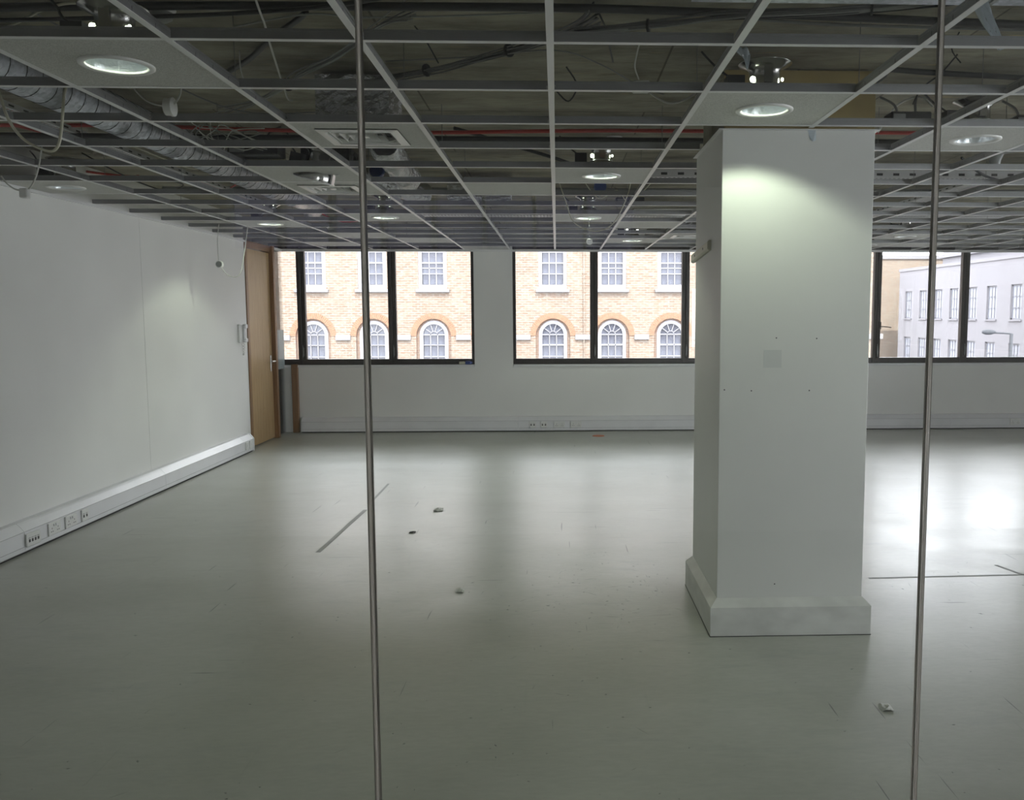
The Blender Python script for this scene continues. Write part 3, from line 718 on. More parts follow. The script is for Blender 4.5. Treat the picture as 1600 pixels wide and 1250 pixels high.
P_cable_white_long = [(-1.0, 3.092, 2.62), (-1.027, 3.217, 2.62), (-1.058, 3.367, 2.62), (-1.105, 3.564, 2.62), (-1.168, 3.842, 2.62), (-1.224, 4.092, 2.62), (-1.273, 4.318, 2.62), (-1.314, 4.505, 2.62), (-1.297, 4.531, 2.62)]
P_loop_left = [(-2.421, 4.0, 2.586), (-2.394, 4.0, 2.506), (-2.36, 4.0, 2.398), (-2.298, 4.0, 2.318), (-2.205, 4.0, 2.275), (-2.163, 4.0, 2.294), (-2.142, 4.0, 2.373), (-2.124, 4.0, 2.508), (-2.113, 4.0, 2.548), (-2.108, 4.0, 2.589)]
P_rose_a = [(-1.813, 3.95, 2.551), (-1.788, 3.95, 2.512), (-1.749, 3.95, 2.477), (-1.709, 3.95, 2.462), (-1.674, 3.95, 2.457)]
P_rose_b = [(-1.602, 3.95, 2.553), (-1.607, 3.95, 2.513), (-1.625, 3.95, 2.478), (-1.658, 3.95, 2.451)]
P_rose = [(-1.656, 3.95, 2.454)]
P_box_cable = [(-3.013, 5.0, 2.318), (-2.988, 5.0, 2.281), (-2.949, 5.0, 2.25), (-2.902, 5.0, 2.237), (-2.86, 5.0, 2.261), (-2.821, 5.0, 2.336), (-2.795, 5.0, 2.439), (-2.785, 5.0, 2.49)]
P_box_left = [(-2.893, 5.0, 2.23)]
P_disc_cable = [(-3.27, 8.8, 2.444), (-3.287, 8.8, 2.309), (-3.288, 8.8, 2.137), (-3.279, 8.8, 2.057)]
P_disc_loop = [(-3.262, 8.8, 2.026), (-3.216, 8.8, 1.964), (-3.143, 8.8, 1.933), (-3.08, 8.8, 1.976), (-3.043, 8.8, 2.137), (-3.003, 8.8, 2.371), (-2.987, 8.8, 2.475)]
P_disc = [(-3.279, 8.8, 2.057)]
P_loop_centre = [(0.016, 6.5, 2.539), (0.034, 6.5, 2.485), (0.071, 6.5, 2.38), (0.121, 6.5, 2.243), (0.214, 6.5, 2.183), (0.308, 6.5, 2.17), (0.401, 6.5, 2.211), (0.471, 6.5, 2.313), (0.527, 6.5, 2.45), (0.545, 6.5, 2.532)]
P_pendant = [(0.298, 8.0, 2.315), (0.298, 8.0, 2.247), (0.298, 8.0, 2.213)]
P_cable_mid = [(0.345, 3.675, 2.67), (0.348, 3.878, 2.67), (0.357, 4.073, 2.67), (0.394, 4.277, 2.67)]
P_cable_swag = [(0.392, 3.9, 2.53), (0.434, 3.9, 2.498), (0.49, 3.9, 2.474), (0.548, 3.9, 2.483), (0.601, 3.9, 2.513), (0.642, 3.9, 2.553)]
P_black_rod = [(0.144, 3.282, 2.67), (0.191, 3.506, 2.67), (0.254, 3.996, 2.67)]
P_detector = [(-1.461, 3.442, 2.69)]
P_detector_far = [(0.378, 5.798, 2.69)]
P_sheet_right = [(1.395, 2.95, 2.56), (1.416, 2.95, 2.56), (1.449, 2.95, 2.492), (1.473, 2.95, 2.431), (1.46, 2.95, 2.435), (1.428, 2.95, 2.487)]
P_scrap = [(0.644, 3.2, 2.5), (0.68, 3.2, 2.504), (0.687, 3.2, 2.474), (0.674, 3.2, 2.458), (0.679, 3.2, 2.436)]
P_red_loop = [(-2.774, 7.684, 2.62), (-2.537, 7.313, 2.62), (-2.384, 7.207, 2.62), (-2.352, 7.449, 2.62), (-2.408, 7.83, 2.62)]
P_red_left = [(-3.266, 5.379, 2.66), (-3.145, 5.357, 2.66), (-3.091, 5.517, 2.66), (-3.027, 5.746, 2.66)]
P_red_left2 = [(-3.593, 7.023, 2.66), (-3.509, 7.145, 2.66), (-3.372, 7.269, 2.66), (-3.301, 7.234, 2.66)]
P_blue_cap = [(-1.241, 6.27, 2.56), (0.346, 6.989, 2.56)]
P_tangle = [(-1.987, 5.064, 2.62), (-1.829, 5.059, 2.62), (-2.172, 5.476, 2.62), (-1.905, 5.283, 2.62)]
P_beigecable_top = [(-2.18, 3.628, 2.66), (-1.988, 3.487, 2.66), (-1.871, 3.386, 2.66), (-1.75, 3.309, 2.66), (-1.686, 3.294, 2.66), (-1.666, 3.319, 2.66)]
P_gear = [(1.953, 4.439, 2.52), (1.889, 4.721, 2.52)]
P_silver = [(0.455, 3.045, 2.6), (1.031, 3.082, 2.6), (1.609, 3.082, 2.6), (1.554, 2.979, 2.6)]
P_wire_r = [(1.651, 3.632, 2.67), (1.644, 3.535, 2.67), (1.645, 3.458, 2.67)]
P_tape_col = [(1.173, 4.165, 2.428), (1.212, 4.165, 2.428), (1.214, 4.165, 2.375), (1.186, 4.165, 2.381)]
def cable(name, pts, r, mt, label, cat='cable', n=6, sub=5):
    b = MB(); b.tube(pts, r, n, 0, sub); return b.build(name, mt, None, label, cat)
def bundle(pts, count, spread, r, mats, label, ties, group=None):
    t = thing('cable_bundle', label, 'cable bundle', pts[len(pts) // 2])
    for k in range(count):
        ph = random.uniform(0, 2 * PI); rr = spread * math.sqrt(random.random()); drift = random.uniform(-1, 1)
        q = []
        for i, p in enumerate(pts):
            a = ph + drift * i * .35; w_ = .55 + .35 * math.sin(i * 1.3 + k) + (1.0 if i in (0, len(pts) - 1) else 0)
            q.append((p[0] + rr * math.cos(a) * w_ * .6, p[1] + rr * math.cos(a) * w_, p[2] + rr * math.sin(a) * w_ * .7))
        b = MB(); b.tube(q, r, 5, 0, 4); b.build('cable', mats[k % len(mats)], t)
    P = smooth_path(pts, 6)
    for u in ties:
        i = int(u * (len(P) - 2)); d = (P[i + 1] - P[i]).normalized()
        b = MB(); b.tube([P[i] - d * .004, P[i] + d * .004], spread * .8, 12, 0, 0); b.build('cable_tie', 'black', t)
    return t
def ext(P, a=None, z=None):
    P = list(P)
    return P
cable('pipe', P_black_pipe_front, .015, 'black', 'black pipe running across the void above the nearest row of tees', 'pipe', 10)
cable('power_cable', P_black_cable_cross, .008, 'black', 'black cable crossing just below the nearest black pipe at the top left')
cable('conduit', P_grey_conduit, .006, 'gcable', 'thin grey conduit on the soffit at the top right', 'pipe')
cable('thin_cable', P_white_line, .0035, 'lcable', 'thin pale cable strung across the void at the top centre')
cable('pipe', [(1.52, 4.30, 2.66), (1.52, 4.14, 2.665)] + P_black_pipe_side[3:], .013, 'black', 'black pipe bending away beside the column head to the right', 'pipe', 10)
cable('flat_strap', P_strap, .012, 'black', 'thick black cable slanting up behind the near tees, left of centre')
bundle(P_bundle_big, 16, .032, .0042, ['gcable', 'gcable', 'lcable', 'black'], 'thick grey cable bundle sagging across the top right', (.25, .82))
bundle(P_bundle_mid, 12, .035, .0035, ['gcable', 'black', 'gcable'], 'dark cable bundle fanning across the void at top centre', (.3, .62))
bundle(P_bundle_left, 10, .038, .0028, ['lcable', 'gcable', 'lcable'], 'loose pale grey cable bundle left of the first glass joint', (.35,))
cable('white_cable', P_cable_white_long, .0042, 'wcable', 'long white cable dangling through the grid left of the first glass joint')
cable('cream_cable', P_loop_left, .0062, 'cream', 'cream cable hanging in a deep loop under the grid at the far left')
cable('cream_cable', P_beigecable_top, .005, 'cream', 'cream flex arching to the housing of the nearest left downlight')
cable('white_cable', P_cable_mid, .0035, 'wcable', 'short white cable dropping from the soffit right of the middle tee')
cable('white_cable', P_cable_swag, .0045, 'wcable', 'slack white cable drooping beside the tile in front of the column')
cable('threaded_rod', P_black_rod, .004, 'black', 'thin black rod slanting below the soffit at the top centre', 'rod', 6, 0)
cable('cream_cable', P_loop_centre, .0042, 'cream', 'thin cream cable hanging in a wide loop below the third downlight')
cable('red_cable', P_red_loop, .007, 'red', 'red cable arched over the tees near the left wall, right-hand one')
cable('red_cable', P_red_left, .009, 'red', 'red cable at the far left edge behind the cream loop')
cable('red_cable', P_red_left2, .010, 'red', 'red cable above the tile against the left wall')
cable('grey_cable', [(1.82, 4.3, 2.56), (1.78, 4.36, 2.62), (1.72, 4.5, 2.61), (1.7, 4.7, 2.52)], .005, 'wcable', 'white flex curving to a black box right of the column top')
cable('pipe', [(-3.4, 5.12, 2.61), (-2.4, 5.12, 2.615), (-1.8, 5.12, 2.60), (-.9, 5.12, 2.585), (0, 5.12, 2.60), (.7, 5.12, 2.605), (2.6, 5.12, 2.60)], .011, 'red', 'long red pipe running across the void behind the column top', 'pipe', 8)
cable('pipe', [(-3.4, 5.18, 2.57), (-1.5, 5.18, 2.565), (.7, 5.18, 2.562), (2.6, 5.18, 2.56)], .017, 'black', 'long black pipe running just below the red one across the void', 'pipe', 8)
cable('pipe', [(-3.4, 7.9, 2.655), (0, 7.9, 2.655), (7.5, 7.9, 2.655)], .02, 'grey', 'grey pipe crossing the far half of the void', 'pipe', 8, 0)
cable('pipe', [(-3.4, 9.6, 2.65), (7.5, 9.6, 2.65)], .025, 'black', 'black pipe crossing the void near the window wall', 'pipe', 8, 0)
cable('pipe', [(2.85, 5.75, 2.50), (2.85, 5.72, 2.58), (2.92, 5.7, 2.63), (3.3, 5.7, 2.64), (4.6, 5.7, 2.64)], .035, 'grey', 'grey pipe with a bend behind the right-hand near downlight tile', 'pipe', 12)

def boxed_cable(label, path, path2, thin):
    t = thing('junction_box', label, 'junction box', path[-1])
    b = MB(); b.tube(path, .0018 if thin else .0042, 6, 0, 5); b.build('flex', 'gcable' if thin else 'wcable', t)
    if path2: b = MB(); b.tube(path2, .0042, 6, 0, 5); b.build('flex', 'wcable', t)
    return t
t = boxed_cable('round white junction box hanging on its flex behind the nearest left downlight', P_rose_a, P_rose_b, 0)
c_ = P_rose[0]; b = MB(); b.lathe((c_[0] - .016, c_[1], c_[2]), [(.0005, 0), (.036, 0), (.036, .022), (.040, .024), (.040, .034), (.0005, .036)], 28, 0, False, 'x')
o = b.build('round_box', 'white', t)
t = boxed_cable('small grey-white box hanging in front of the left wall at the picture edge', P_box_cable[:4], P_box_cable[3:], 0)
c_ = P_box_left[0]; b = MB(); b.bbox(c_[0] - .022, c_[0] + .022, c_[1] - .02, c_[1] + .02, c_[2] - .03, c_[2] + .022, .005); b.build('square_box', 'white', t)
t = boxed_cable('round grey disc hung on a looped flex beside the oak door head', P_disc_cable, P_disc_loop, 0)
c_ = P_disc[0]; b = MB(); b.lathe((c_[0], c_[1] - .02, c_[2] - .0), [(.0005, 0), (.034, 0), (.038, .01), (.036, .035), (.0005, .04)], 24, 0, False, 'y'); b.build('round_box', 'white', t)
b = MB(); b.lathe((c_[0], c_[1] - .0215, c_[2]), [(.0005, 0), (.028, 0), (.028, .001)], 24, 0, False, 'y'); b.build('open_back', 'grey', t)
t = boxed_cable('small round disc dangling in front of the window, below the cable loop', [(P_pendant[0][0], P_pendant[0][1], SZ - .005)] + P_pendant[:2], None, 1)
c_ = P_pendant[-1]; b = MB(); b.lathe((c_[0], c_[1] - .02, c_[2]), [(.0005, 0), (.026, 0), (.028, .008), (.026, .03), (.0005, .032)], 20, 0, False, 'y'); b.build('round_box', 'white', t)
c_ = P_cable_mid[-1]
b = MB(); b.bbox(c_[0] - .03, c_[0] + .05, c_[1] - .03, c_[1] + .03, c_[2] - .06, c_[2] - .01, .006); b.build('junction_box', 'wcable', None, 'square white junction box on the soffit right of the middle tee', 'junction box')

# smoke detectors
for P, lab, s_ in ((P_detector, 'pale round detector base on the soffit at the top left', .052), (P_detector_far, 'small white detector on the soffit above the third downlight', .05)):
    x, y, z = P[0]; t = thing('smoke_detector', lab, 'detector', (x, y, SZ))
    b = MB(); b.lathe((x, y, SZ), [(s_ * 1.05, 0), (s_ * 1.05, -.012), (s_, -.016), (s_ * .85, -.022)], 28); b.build('base', 'white', t)
    b = MB(); b.lathe((x, y, SZ - .022), [(s_ * .85, 0), (s_ * .8, -.02), (s_ * .45, -.032), (.001, -.033)], 28); b.build('cover', 'lcable', t)

# spiral duct: galvanised tube with a raised helical seam
def spiral_duct(p0, p1, r, label, pitch=.11):
    t = thing('spiral_duct', label, 'duct', p0)
    a, c = Vector(p0), Vector(p1); d = (c - a); L = d.length; d.normalize()
    u = d.cross(Vector((0, 0, 1))).normalized(); v = d.cross(u)
    n = 28; rings = 2; vs = []
    for k in range(2):
        for i in range(n): q = 2 * PI * i / n; vs.append((a, c)[k] + (u * math.cos(q) + v * math.sin(q)) * r)
    b = MB(); b.add(vs, [(i, (i + 1) % n, n + (i + 1) % n, n + i) for i in range(n)], 0, True); b.build('duct_wall', 'galv', t)
    pts = []; N = int(L / pitch) * 20
    for i in range(N): q = 2 * PI * i / 20; pts.append(a + d * (L * i / N) + (u * math.cos(q) + v * math.sin(q)) * (r + .0005))
    b = MB(); b.tube(pts, .0022, 4, 0, 0); b.build('spiral_seam', 'slot', t)
    return t
spiral_duct((-2.21, 2.4, 2.567), (-2.22, 7.6, 2.567), .095, 'large galvanised spiral duct running away from the view at the left')
b = MB(); b.tube([(-2.22, 7.61, 2.565), (-2.2, 8.2, 2.565), (-2.4, 8.9, 2.57)], .088, 14, 0, 6); b.build('flexible_duct', 'foil', None, 'silver flexible duct at the far end of the spiral duct', 'duct')
def foil_tube(path, r, label, seed):
    random.seed(seed); P = smooth_path(path, 14); t = MB()
    v = []; f = []; n = 22; up = Vector((0, 0, 1))
    for i, p in enumerate(P):
        d = (P[min(i + 1, len(P) - 1)] - P[max(i - 1, 0)]).normalized(); a = d.cross(up).normalized(); c = d.cross(a)
        ri = r * (1 + (.06 if i % 2 else -.05))
        for k in range(n):
            q = 2 * PI * k / n; v.append(p + (a * math.cos(q) + c * math.sin(q)) * ri * random.uniform(.95, 1.05))
    for i in range(len(P) - 1):
        for k in range(n): f.append((i * n + k, i * n + (k + 1) % n, (i + 1) * n + (k + 1) % n, (i + 1) * n + k))
    t.add(v, f); return t.build('flexible_duct', 'foil', None, label, 'duct')
foil_tube([(-1.0, 5.30, 2.57), (-1.04, 5.6, 2.575), (-1.06, 6.1, 2.57), (-1.09, 6.7, 2.565)], .088, 'crinkled silver flexible duct running back from the nearest diffuser', 3)
foil_tube([(-1.5, 6.45, 2.565), (-1.4, 6.7, 2.57), (-1.25, 7.1, 2.57), (-1.1, 7.5, 2.565)], .085, 'crinkled silver flexible duct behind the second diffuser', 4)
foil_tube([(1.36, 10.1, 2.57), (1.38, 10.6, 2.575), (1.2, 11.3, 2.57)], .085, 'short silver flexible duct behind the distant diffuser', 5)
def plenum(x, y, w_, l_, z0, z1, mt, label, seed, name='plenum_box'):
    random.seed(seed); n = 9; b = MB(); t = thing(name, label, 'duct box', (x, y, z0))
    for face in range(5):
        v = []; f = []
        for a in range(n + 1):
            for c in range(n + 1):
                p, q = a / n, c / n
                j = 0 if a in (0, n) or c in (0, n) else random.uniform(-.012, .012)
                if face == 0: w3 = (x - w_ / 2 + w_ * p, y - l_ / 2 + j, z0 + (z1 - z0) * q)
                elif face == 1: w3 = (x - w_ / 2 + w_ * p, y + l_ / 2 + j, z0 + (z1 - z0) * q)
                elif face == 2: w3 = (x - w_ / 2 + j, y - l_ / 2 + l_ * p, z0 + (z1 - z0) * q)
                elif face == 3: w3 = (x + w_ / 2 + j, y - l_ / 2 + l_ * p, z0 + (z1 - z0) * q)
                else: w3 = (x - w_ / 2 + w_ * p, y - l_ / 2 + l_ * q, z1 + j)
                v.append(w3)
        for a in range(n):
            for c in range(n): f.append((a * (n + 1) + c, (a + 1) * (n + 1) + c, (a + 1) * (n + 1) + c + 1, a * (n + 1) + c + 1))
        b.add(v, f)
    b.build('wrapped_box', mt, t)
    b = MB(); b.lathe((x + w_ * .1, y + l_ / 2 + .01, (z0 + z1) / 2), [(.0005, .05), (.05, .05), (.05, 0)], 18, 0, False, 'y'); b.build('spigot', 'galv', t)
    return t
plenum(-.95, 4.45, .34, .36, CZ + .04, 2.68, 'foil', 'foil-wrapped box above the nearest air diffuser', 11)
plenum(-1.54, 6.24, .32, .34, CZ + .04, 2.68, 'black', 'dark box above the second air diffuser', 12)
plenum(1.38, 9.85, .32, .34, CZ + .04, 2.68, 'foil', 'foil-wrapped box above the distant air diffuser', 13)
plenum(-.62, 7.35, .5, .26, 2.49, 2.65, 'foil', 'silver-wrapped duct box behind the plain white tile, left of centre', 14)
for P, lab in ((P_blue_cap[0], 'blue cap on the duct end above the second diffuser tile'), (P_blue_cap[1], 'blue cap in the void behind the third downlight')):
    b = MB(); b.lathe((P[0], P[1], P[2]), [(.0005, 0), (.045, 0), (.05, .012), (.05, .05)], 22, 0, False, 'y'); b.build('duct_cap', 'blue', None, lab, 'cap')

# rectangular silver duct at the top right, made of flanged lengths
t = thing('rectangular_duct', 'silver rectangular duct crossing the very top right of the view', 'duct', (2, 2.9, 2.6))
for k in range(4):
    x = .45 + k * 1.0
    b = MB(); b.box(x, x + .985, 2.60, 3.01, 2.592, 2.69); b.build('duct_length', 'galv', t)
    b = MB(); b.box(x + .985, x + 1.0, 2.59, 3.02, 2.585, 2.695); b.build('flange', 'grey', t)
# cable trays: perforated steel with folded edges
def tray(p0, p1, width, label, edge=.03, side='tray'):
    t = thing('cable_tray', label, 'cable tray', p0)
    a, c = Vector(p0), Vector(p1); d = (c - a); L = d.length; d.normalize(); u = Vector((d.y, -d.x, 0))
    st = .0165; nl = int(L / st); nw = int(width / st); nw += (nw + 1) % 2; nl += (nl + 1) % 2
    v = []; f = []; sw = width / nw; sl = L / nl
    for i in range(nl + 1):
        for j in range(nw + 1): v.append(a + d * (sl * i) + u * (sw * j - width / 2))
    # two slots per group, solid strips between
    for i in range(nl):
        j0 = None
        for j in range(nw):
            if i % 2 == 1 and j % 2 == 1 and j not in (nw - 1,):
                continue
            q = i * (nw + 1) + j; f.append((q, q + 1, q + nw + 2, q + nw + 1))
    b = MB(); b.add(v, f); b.build('perforated_base', side, t)
    for s_ in (-1, 1):
        o = u * (s_ * width / 2); b = MB()
        b.add([a + o, c + o, c + o + Vector((0, 0, edge)), a + o + Vector((0, 0, edge))], [(0, 1, 2, 3)])
        n = int(L / .12)
        for k in range(n):
            q = a + d * (L * (k + .3) / n) + o + u * (.0012 * s_) ; e = q + d * .045
            b.add([q + Vector((0, 0, edge * .3)), e + Vector((0, 0, edge * .3)), e + Vector((0, 0, edge * .62)), q + Vector((0, 0, edge * .62))], [(0, 1, 2, 3)], 1)
        so = b.build('side_flange', [side, 'slot'], t)
    for k in range(3):
        w_ = random.uniform(-.3, .3) * width; q = []
        for i in range(9): q.append(a + d * (L * i / 8) + u * (w_ + random.uniform(-.02, .02)) + Vector((0, 0, .012)))
        b = MB(); b.tube(q, .006, 5, 0, 3); b.build('cable', ('black', 'gcable', 'red')[k], t)
    return t
tray((-2.75, 3.9, 2.58), (-2.75, 8.3, 2.58), .13, 'narrow perforated cable tray running back near the left wall')
tray((.6, 6.55, 2.55), (5.2, 6.55, 2.55), .20, 'perforated cable tray crossing the void from side to side', .055)
tray((3.36, 6.85, 2.58), (3.33, 8.85, 2.58), .26, 'wide perforated cable tray running back on the right')
tray((-1.6, 9.1, 2.56), (7.2, 9.1, 2.56), .20, 'second cross tray, nearer the window wall', .05)
tray((5.6, 5.2, 2.59), (5.6, 8.9, 2.59), .22, 'perforated cable tray furthest right, running back')
# black control boxes
for (x, y, z, sx, sy, sz, lab) in ((1.72, 4.36, 2.49, .10, .05, .05, 'black control box right of the column top, beside the flex'), (2.34, 4.42, 2.47, .07, .05, .07, 'black control box above the right-hand near tile'),
                          (.62, 7.55, 2.48, .12, .08, .06, 'dark box in the void left of the column'), (-1.72, 5.25, 2.47, .14, .08, .09, 'dark box in the void above the tilted downlight')):
    t = thing('control_box', lab, 'control box', (x, y, z))
    b = MB(); b.bbox(x - sx, x + sx, y - sy, y + sy, z, z + sz, .006); b.build('case', 'black', t)
    b = MB(); b.bbox(x - sx * .9, x - sx * .3, y - sy - .004, y - sy, z + .012, z + sz - .012, .001); b.build('cover_plate', 'grey', t)
    for s_ in (-.5, .4):
        b = MB(); b.tube([(x + sx * s_, y, z + sz), (x + sx * s_ * 1.2, y + .03, z + sz + .05), (x + sx * s_ * 2, y + .1, min(z + sz + .1, SZ - .02))], .006, 6); b.build('flex', 'gcable', t)
t = thing('socket_bracket', 'pale bracket hanging from the soffit at the right edge above the near tees', 'bracket', (2.47, 4.35, 2.56))
b = MB(); b.box(2.44, 2.50, 4.34, 4.38, 2.56, SZ); b.build('strap', 'wcable', t)
b = MB(); b.tube([(2.47, 4.36, 2.56), (2.47, 4.36, 2.49)], .008, 8, 0, 0); b.build('bolt', 'steel', t)
# fluorescent battens standing out bright far back
for x, y, lab in ((-2.2, 9.75, 'pale fluorescent batten lying in the void left of the middle, far back'), (-.4, 10.3, 'short pale batten in the void behind the pier'), (1.0, 8.3, 'pale batten in the void just left of the column'), (4.6, 8.4, 'pale batten in the void right of the column')):
    t = thing('light_batten', lab, 'light fitting', (x, y, 2.5))
    b = MB(); b.bbox(x - .28, x + .28, y - .04, y + .04, 2.50, 2.54, .004); b.build('case', 'white', t)
    b = MB(); b.tube([(x - .26, y, 2.488), (x + .26, y, 2.488)], .012, 10, 0, 0); b.build('tube', 'lampoff', t)
# plastic scraps
def sheet(name, pts, label, mt):
    b = MB(); n = len(pts) // 2; top = pts[:n]; bot = pts[n:][::-1]; v = []; R_, Q = 8, 6
    for i in range(R_ + 1):
        u = i / R_ * (n - 1); k = min(int(u), n - 2); w_ = u - k
        A = Vector(top[k]).lerp(Vector(top[k + 1]), w_); B = Vector(bot[k]).lerp(Vector(bot[k + 1]), w_)
        for j in range(Q + 1): v.append(A.lerp(B, j / Q) + Vector((0, .012 * math.sin(j * 2.1 + i * .7), 0)))
    b.add(v, [(i * (Q + 1) + j, i * (Q + 1) + j + 1, (i + 1) * (Q + 1) + j + 1, (i + 1) * (Q + 1) + j) for i in range(R_) for j in range(Q)], 0, True)
    o = b.build(name, mt, None, label, 'plastic scrap'); md = o.modifiers.new('s', 'SOLIDIFY'); md.thickness = .0008; return o
sheet('plastic_sheet', [(1.36, 2.95, 2.60), (1.388, 2.95, 2.545), (1.43, 2.95, 2.47), (1.462, 2.95, 2.432), (1.475, 2.95, 2.431), (1.458, 2.95, 2.49), (1.44, 2.95, 2.55), (1.41, 2.95, 2.60)], 'torn clear plastic hanging from the tee at the top right', 'film')
sheet('plastic_sheet', [(.635, 3.2, 2.504), (.645, 3.2, 2.488), (.662, 3.2, 2.470), (.679, 3.2, 2.43), (.682, 3.2, 2.43), (.690, 3.2, 2.474), (.69, 3.2, 2.49), (.68, 3.2, 2.504)], 'small pale blue plastic rag caught on the tee above the column light', 'film')

# loose wires, each its own thing
for pts, mt, r, lab in (
    ([(-3.3, 6.4, 2.69), (-3.1, 6.6, 2.56), (-2.95, 6.9, 2.50), (-2.98, 7.3, 2.6), (-3.2, 7.6, 2.68)], 'black', .005, 'loose black flex looping in the void close to the left wall'),
    ([(-1.95, 3.4, 2.69), (-1.75, 3.9, 2.60), (-1.5, 4.3, 2.52), (-1.25, 4.7, 2.60), (-1.2, 5.0, 2.69)], 'gcable', .0035, 'thin grey wire sagging behind the nearest left downlight'),
    ([(-1.35, 3.95, 2.69), (-1.34, 3.93, 2.60), (-1.31, 3.97, 2.50), (-1.25, 3.95, 2.47)], 'wcable', .003, 'short curled white wire end left of the nearest diffuser'),
    ([(-.55, 3.6, 2.69), (-.5, 3.55, 2.62), (-.46, 3.6, 2.55)], 'black', .003, 'short black wire hanging from the soffit right of the first glass joint'),
    ([(-.75, 4.05, 2.68), (-.35, 3.9, 2.66), (.0, 3.83, 2.67), (.2, 4.0, 2.66), (.4, 4.35, 2.66), (.55, 4.6, 2.68)], 'gcable', .003, 'thin grey wire under the soffit crossing behind the middle tee'),
    ([(.05, 4.15, 2.69), (.1, 4.2, 2.62), (.06, 4.25, 2.56), (.0, 4.2, 2.60)], 'black', .004, 'curled black wire end right beside the middle tee'),
    ([(-.6, 5.35, 2.66), (-.3, 5.5, 2.60), (.05, 5.75, 2.54), (.3, 6.2, 2.52)], 'black', .011, 'fat black cable slanting down behind the long red pipe'),
    ([(-.1, 6.0, 2.69), (.05, 6.1, 2.58), (.12, 6.4, 2.52), (.4, 6.7, 2.60), (.7, 6.9, 2.69)], 'lcable', .004, 'pale wire draped left of the column above the third downlight'),
    ([(.2, 7.3, 2.69), (.35, 7.4, 2.52), (.5, 7.35, 2.58), (.62, 7.5, 2.5), (.8, 7.4, 2.66)], 'cream', .004, 'cream wire squiggle in the void left of the column'),
    ([(1.62, 3.6, 2.69), (1.60, 3.62, 2.63), (1.63, 3.6, 2.57)], 'slot', .0028, 'short dark wire stub under the soffit right of the column light'),
    ([(1.75, 3.9, 2.69), (1.70, 3.95, 2.62), (1.62, 3.95, 2.56), (1.6, 4.0, 2.50)], 'slot', .0035, 'curved dark wire behind the hanging plastic at the top right'),
    ([(2.7, 5.9, 2.60), (3.0, 6.1, 2.50), (3.5, 6.3, 2.48), (3.9, 6.3, 2.53), (4.2, 6.2, 2.66)], 'black', .008, 'black cable sagging below the cross tray on the right'),
    ([(3.0, 5.1, 2.66), (3.3, 5.5, 2.55), (3.9, 5.8, 2.50), (4.5, 5.9, 2.60)], 'black', .02, 'thick black lagged cable slanting down at the right edge'),
    ([(-2.6, 5.3, 2.60), (-2.5, 5.5, 2.56), (-2.4, 5.9, 2.52), (-2.42, 6.2, 2.55)], 'cream', .005, 'cream flex lying across beside the spiral duct'),
    ([(-1.95, 5.7, 2.66), (-1.85, 5.9, 2.56), (-1.95, 6.15, 2.52), (-1.82, 6.4, 2.6)], 'gcable', .004, 'grey wire curling past the tilted downlight'),
    ([(-2.5, 9.0, 2.66), (-2.2, 9.3, 2.52), (-1.8, 9.2, 2.58), (-1.5, 9.4, 2.67)], 'red', .008, 'small red flex loop far back near the oak door')):
    cable('loose_wire', pts, r, mt, lab)
t = thing('loose_wiring', 'small tangle of pale wires left of the nearest diffuser tile', 'wiring', (-1.95, 5.1, 2.6))
for k in range(9):
    pts = [(-1.95 + random.uniform(-.08, .08), 5.0 + random.uniform(-.1, .1), 2.5 + .018 * k) if i == 0 else (-1.98 + .09 * i + random.uniform(-.03, .03), 5.0 + random.uniform(-.12, .12), 2.53 + .05 * math.sin(i + k)) for i in range(5)]
    b = MB(); b.tube(pts, .003, 5, 0, 5); b.build('wire', 'lcable' if k % 2 else 'wcable', t)

# ================================================================== ON THE FLOOR AND SILL
def strip(name, p0, p1, w_, label, mt='tape'):
    a, c = Vector(p0), Vector(p1); d = (c - a).normalized(); u = Vector((d.y, -d.x, 0)) * w_ / 2
    b = MB(); n = 8; v = []
    for i in range(n + 1):
        q = a.lerp(c, i / n); j = random.uniform(-.1, .1)
        v += [q - u * (1 + j), q + u * (1 - j), q + u * (1 - j) + Vector((0, 0, .0009)), q - u * (1 + j) + Vector((0, 0, .0009))]
    f = [(4 * i + k, 4 * i + (k + 1) % 4, 4 * i + 4 + (k + 1) % 4, 4 * i + 4 + k) for i in range(n) for k in range(4)] + [(0, 1, 2, 3), (4 * n + 3, 4 * n + 2, 4 * n + 1, 4 * n)]
    b.add(v, f); return b.build(name, mt, None, label, 'tape')
strip('floor_tape', (-1.585, 5.77, 0), (-1.548, 7.05, 0), .034, 'worn grey tape line on the floor left of centre, near length')
strip('floor_tape', (-1.56, 7.2, 0), (-1.57, 8.15, 0), .022, 'faint far length of the worn grey floor tape, behind the glass joint')
strip('floor_tape', (1.85, 5.05, 0), (2.9, 5.085, 0), .022, 'thin dark tape line on the floor right of the column')
strip('floor_tape', (2.74, 5.29, 0), (2.80, 5.08, 0), .022, 'short piece of tape slanting off the end of the right-hand floor line')
b = MB(); b.lathe((.534, 11.3, 0), [(.0005, .004), (.075, .004), (.082, .0)], 28, 0, False); b.build('floor_disc', 'orange', None, 'flat orange disc on the floor near the window wall', 'floor cover')
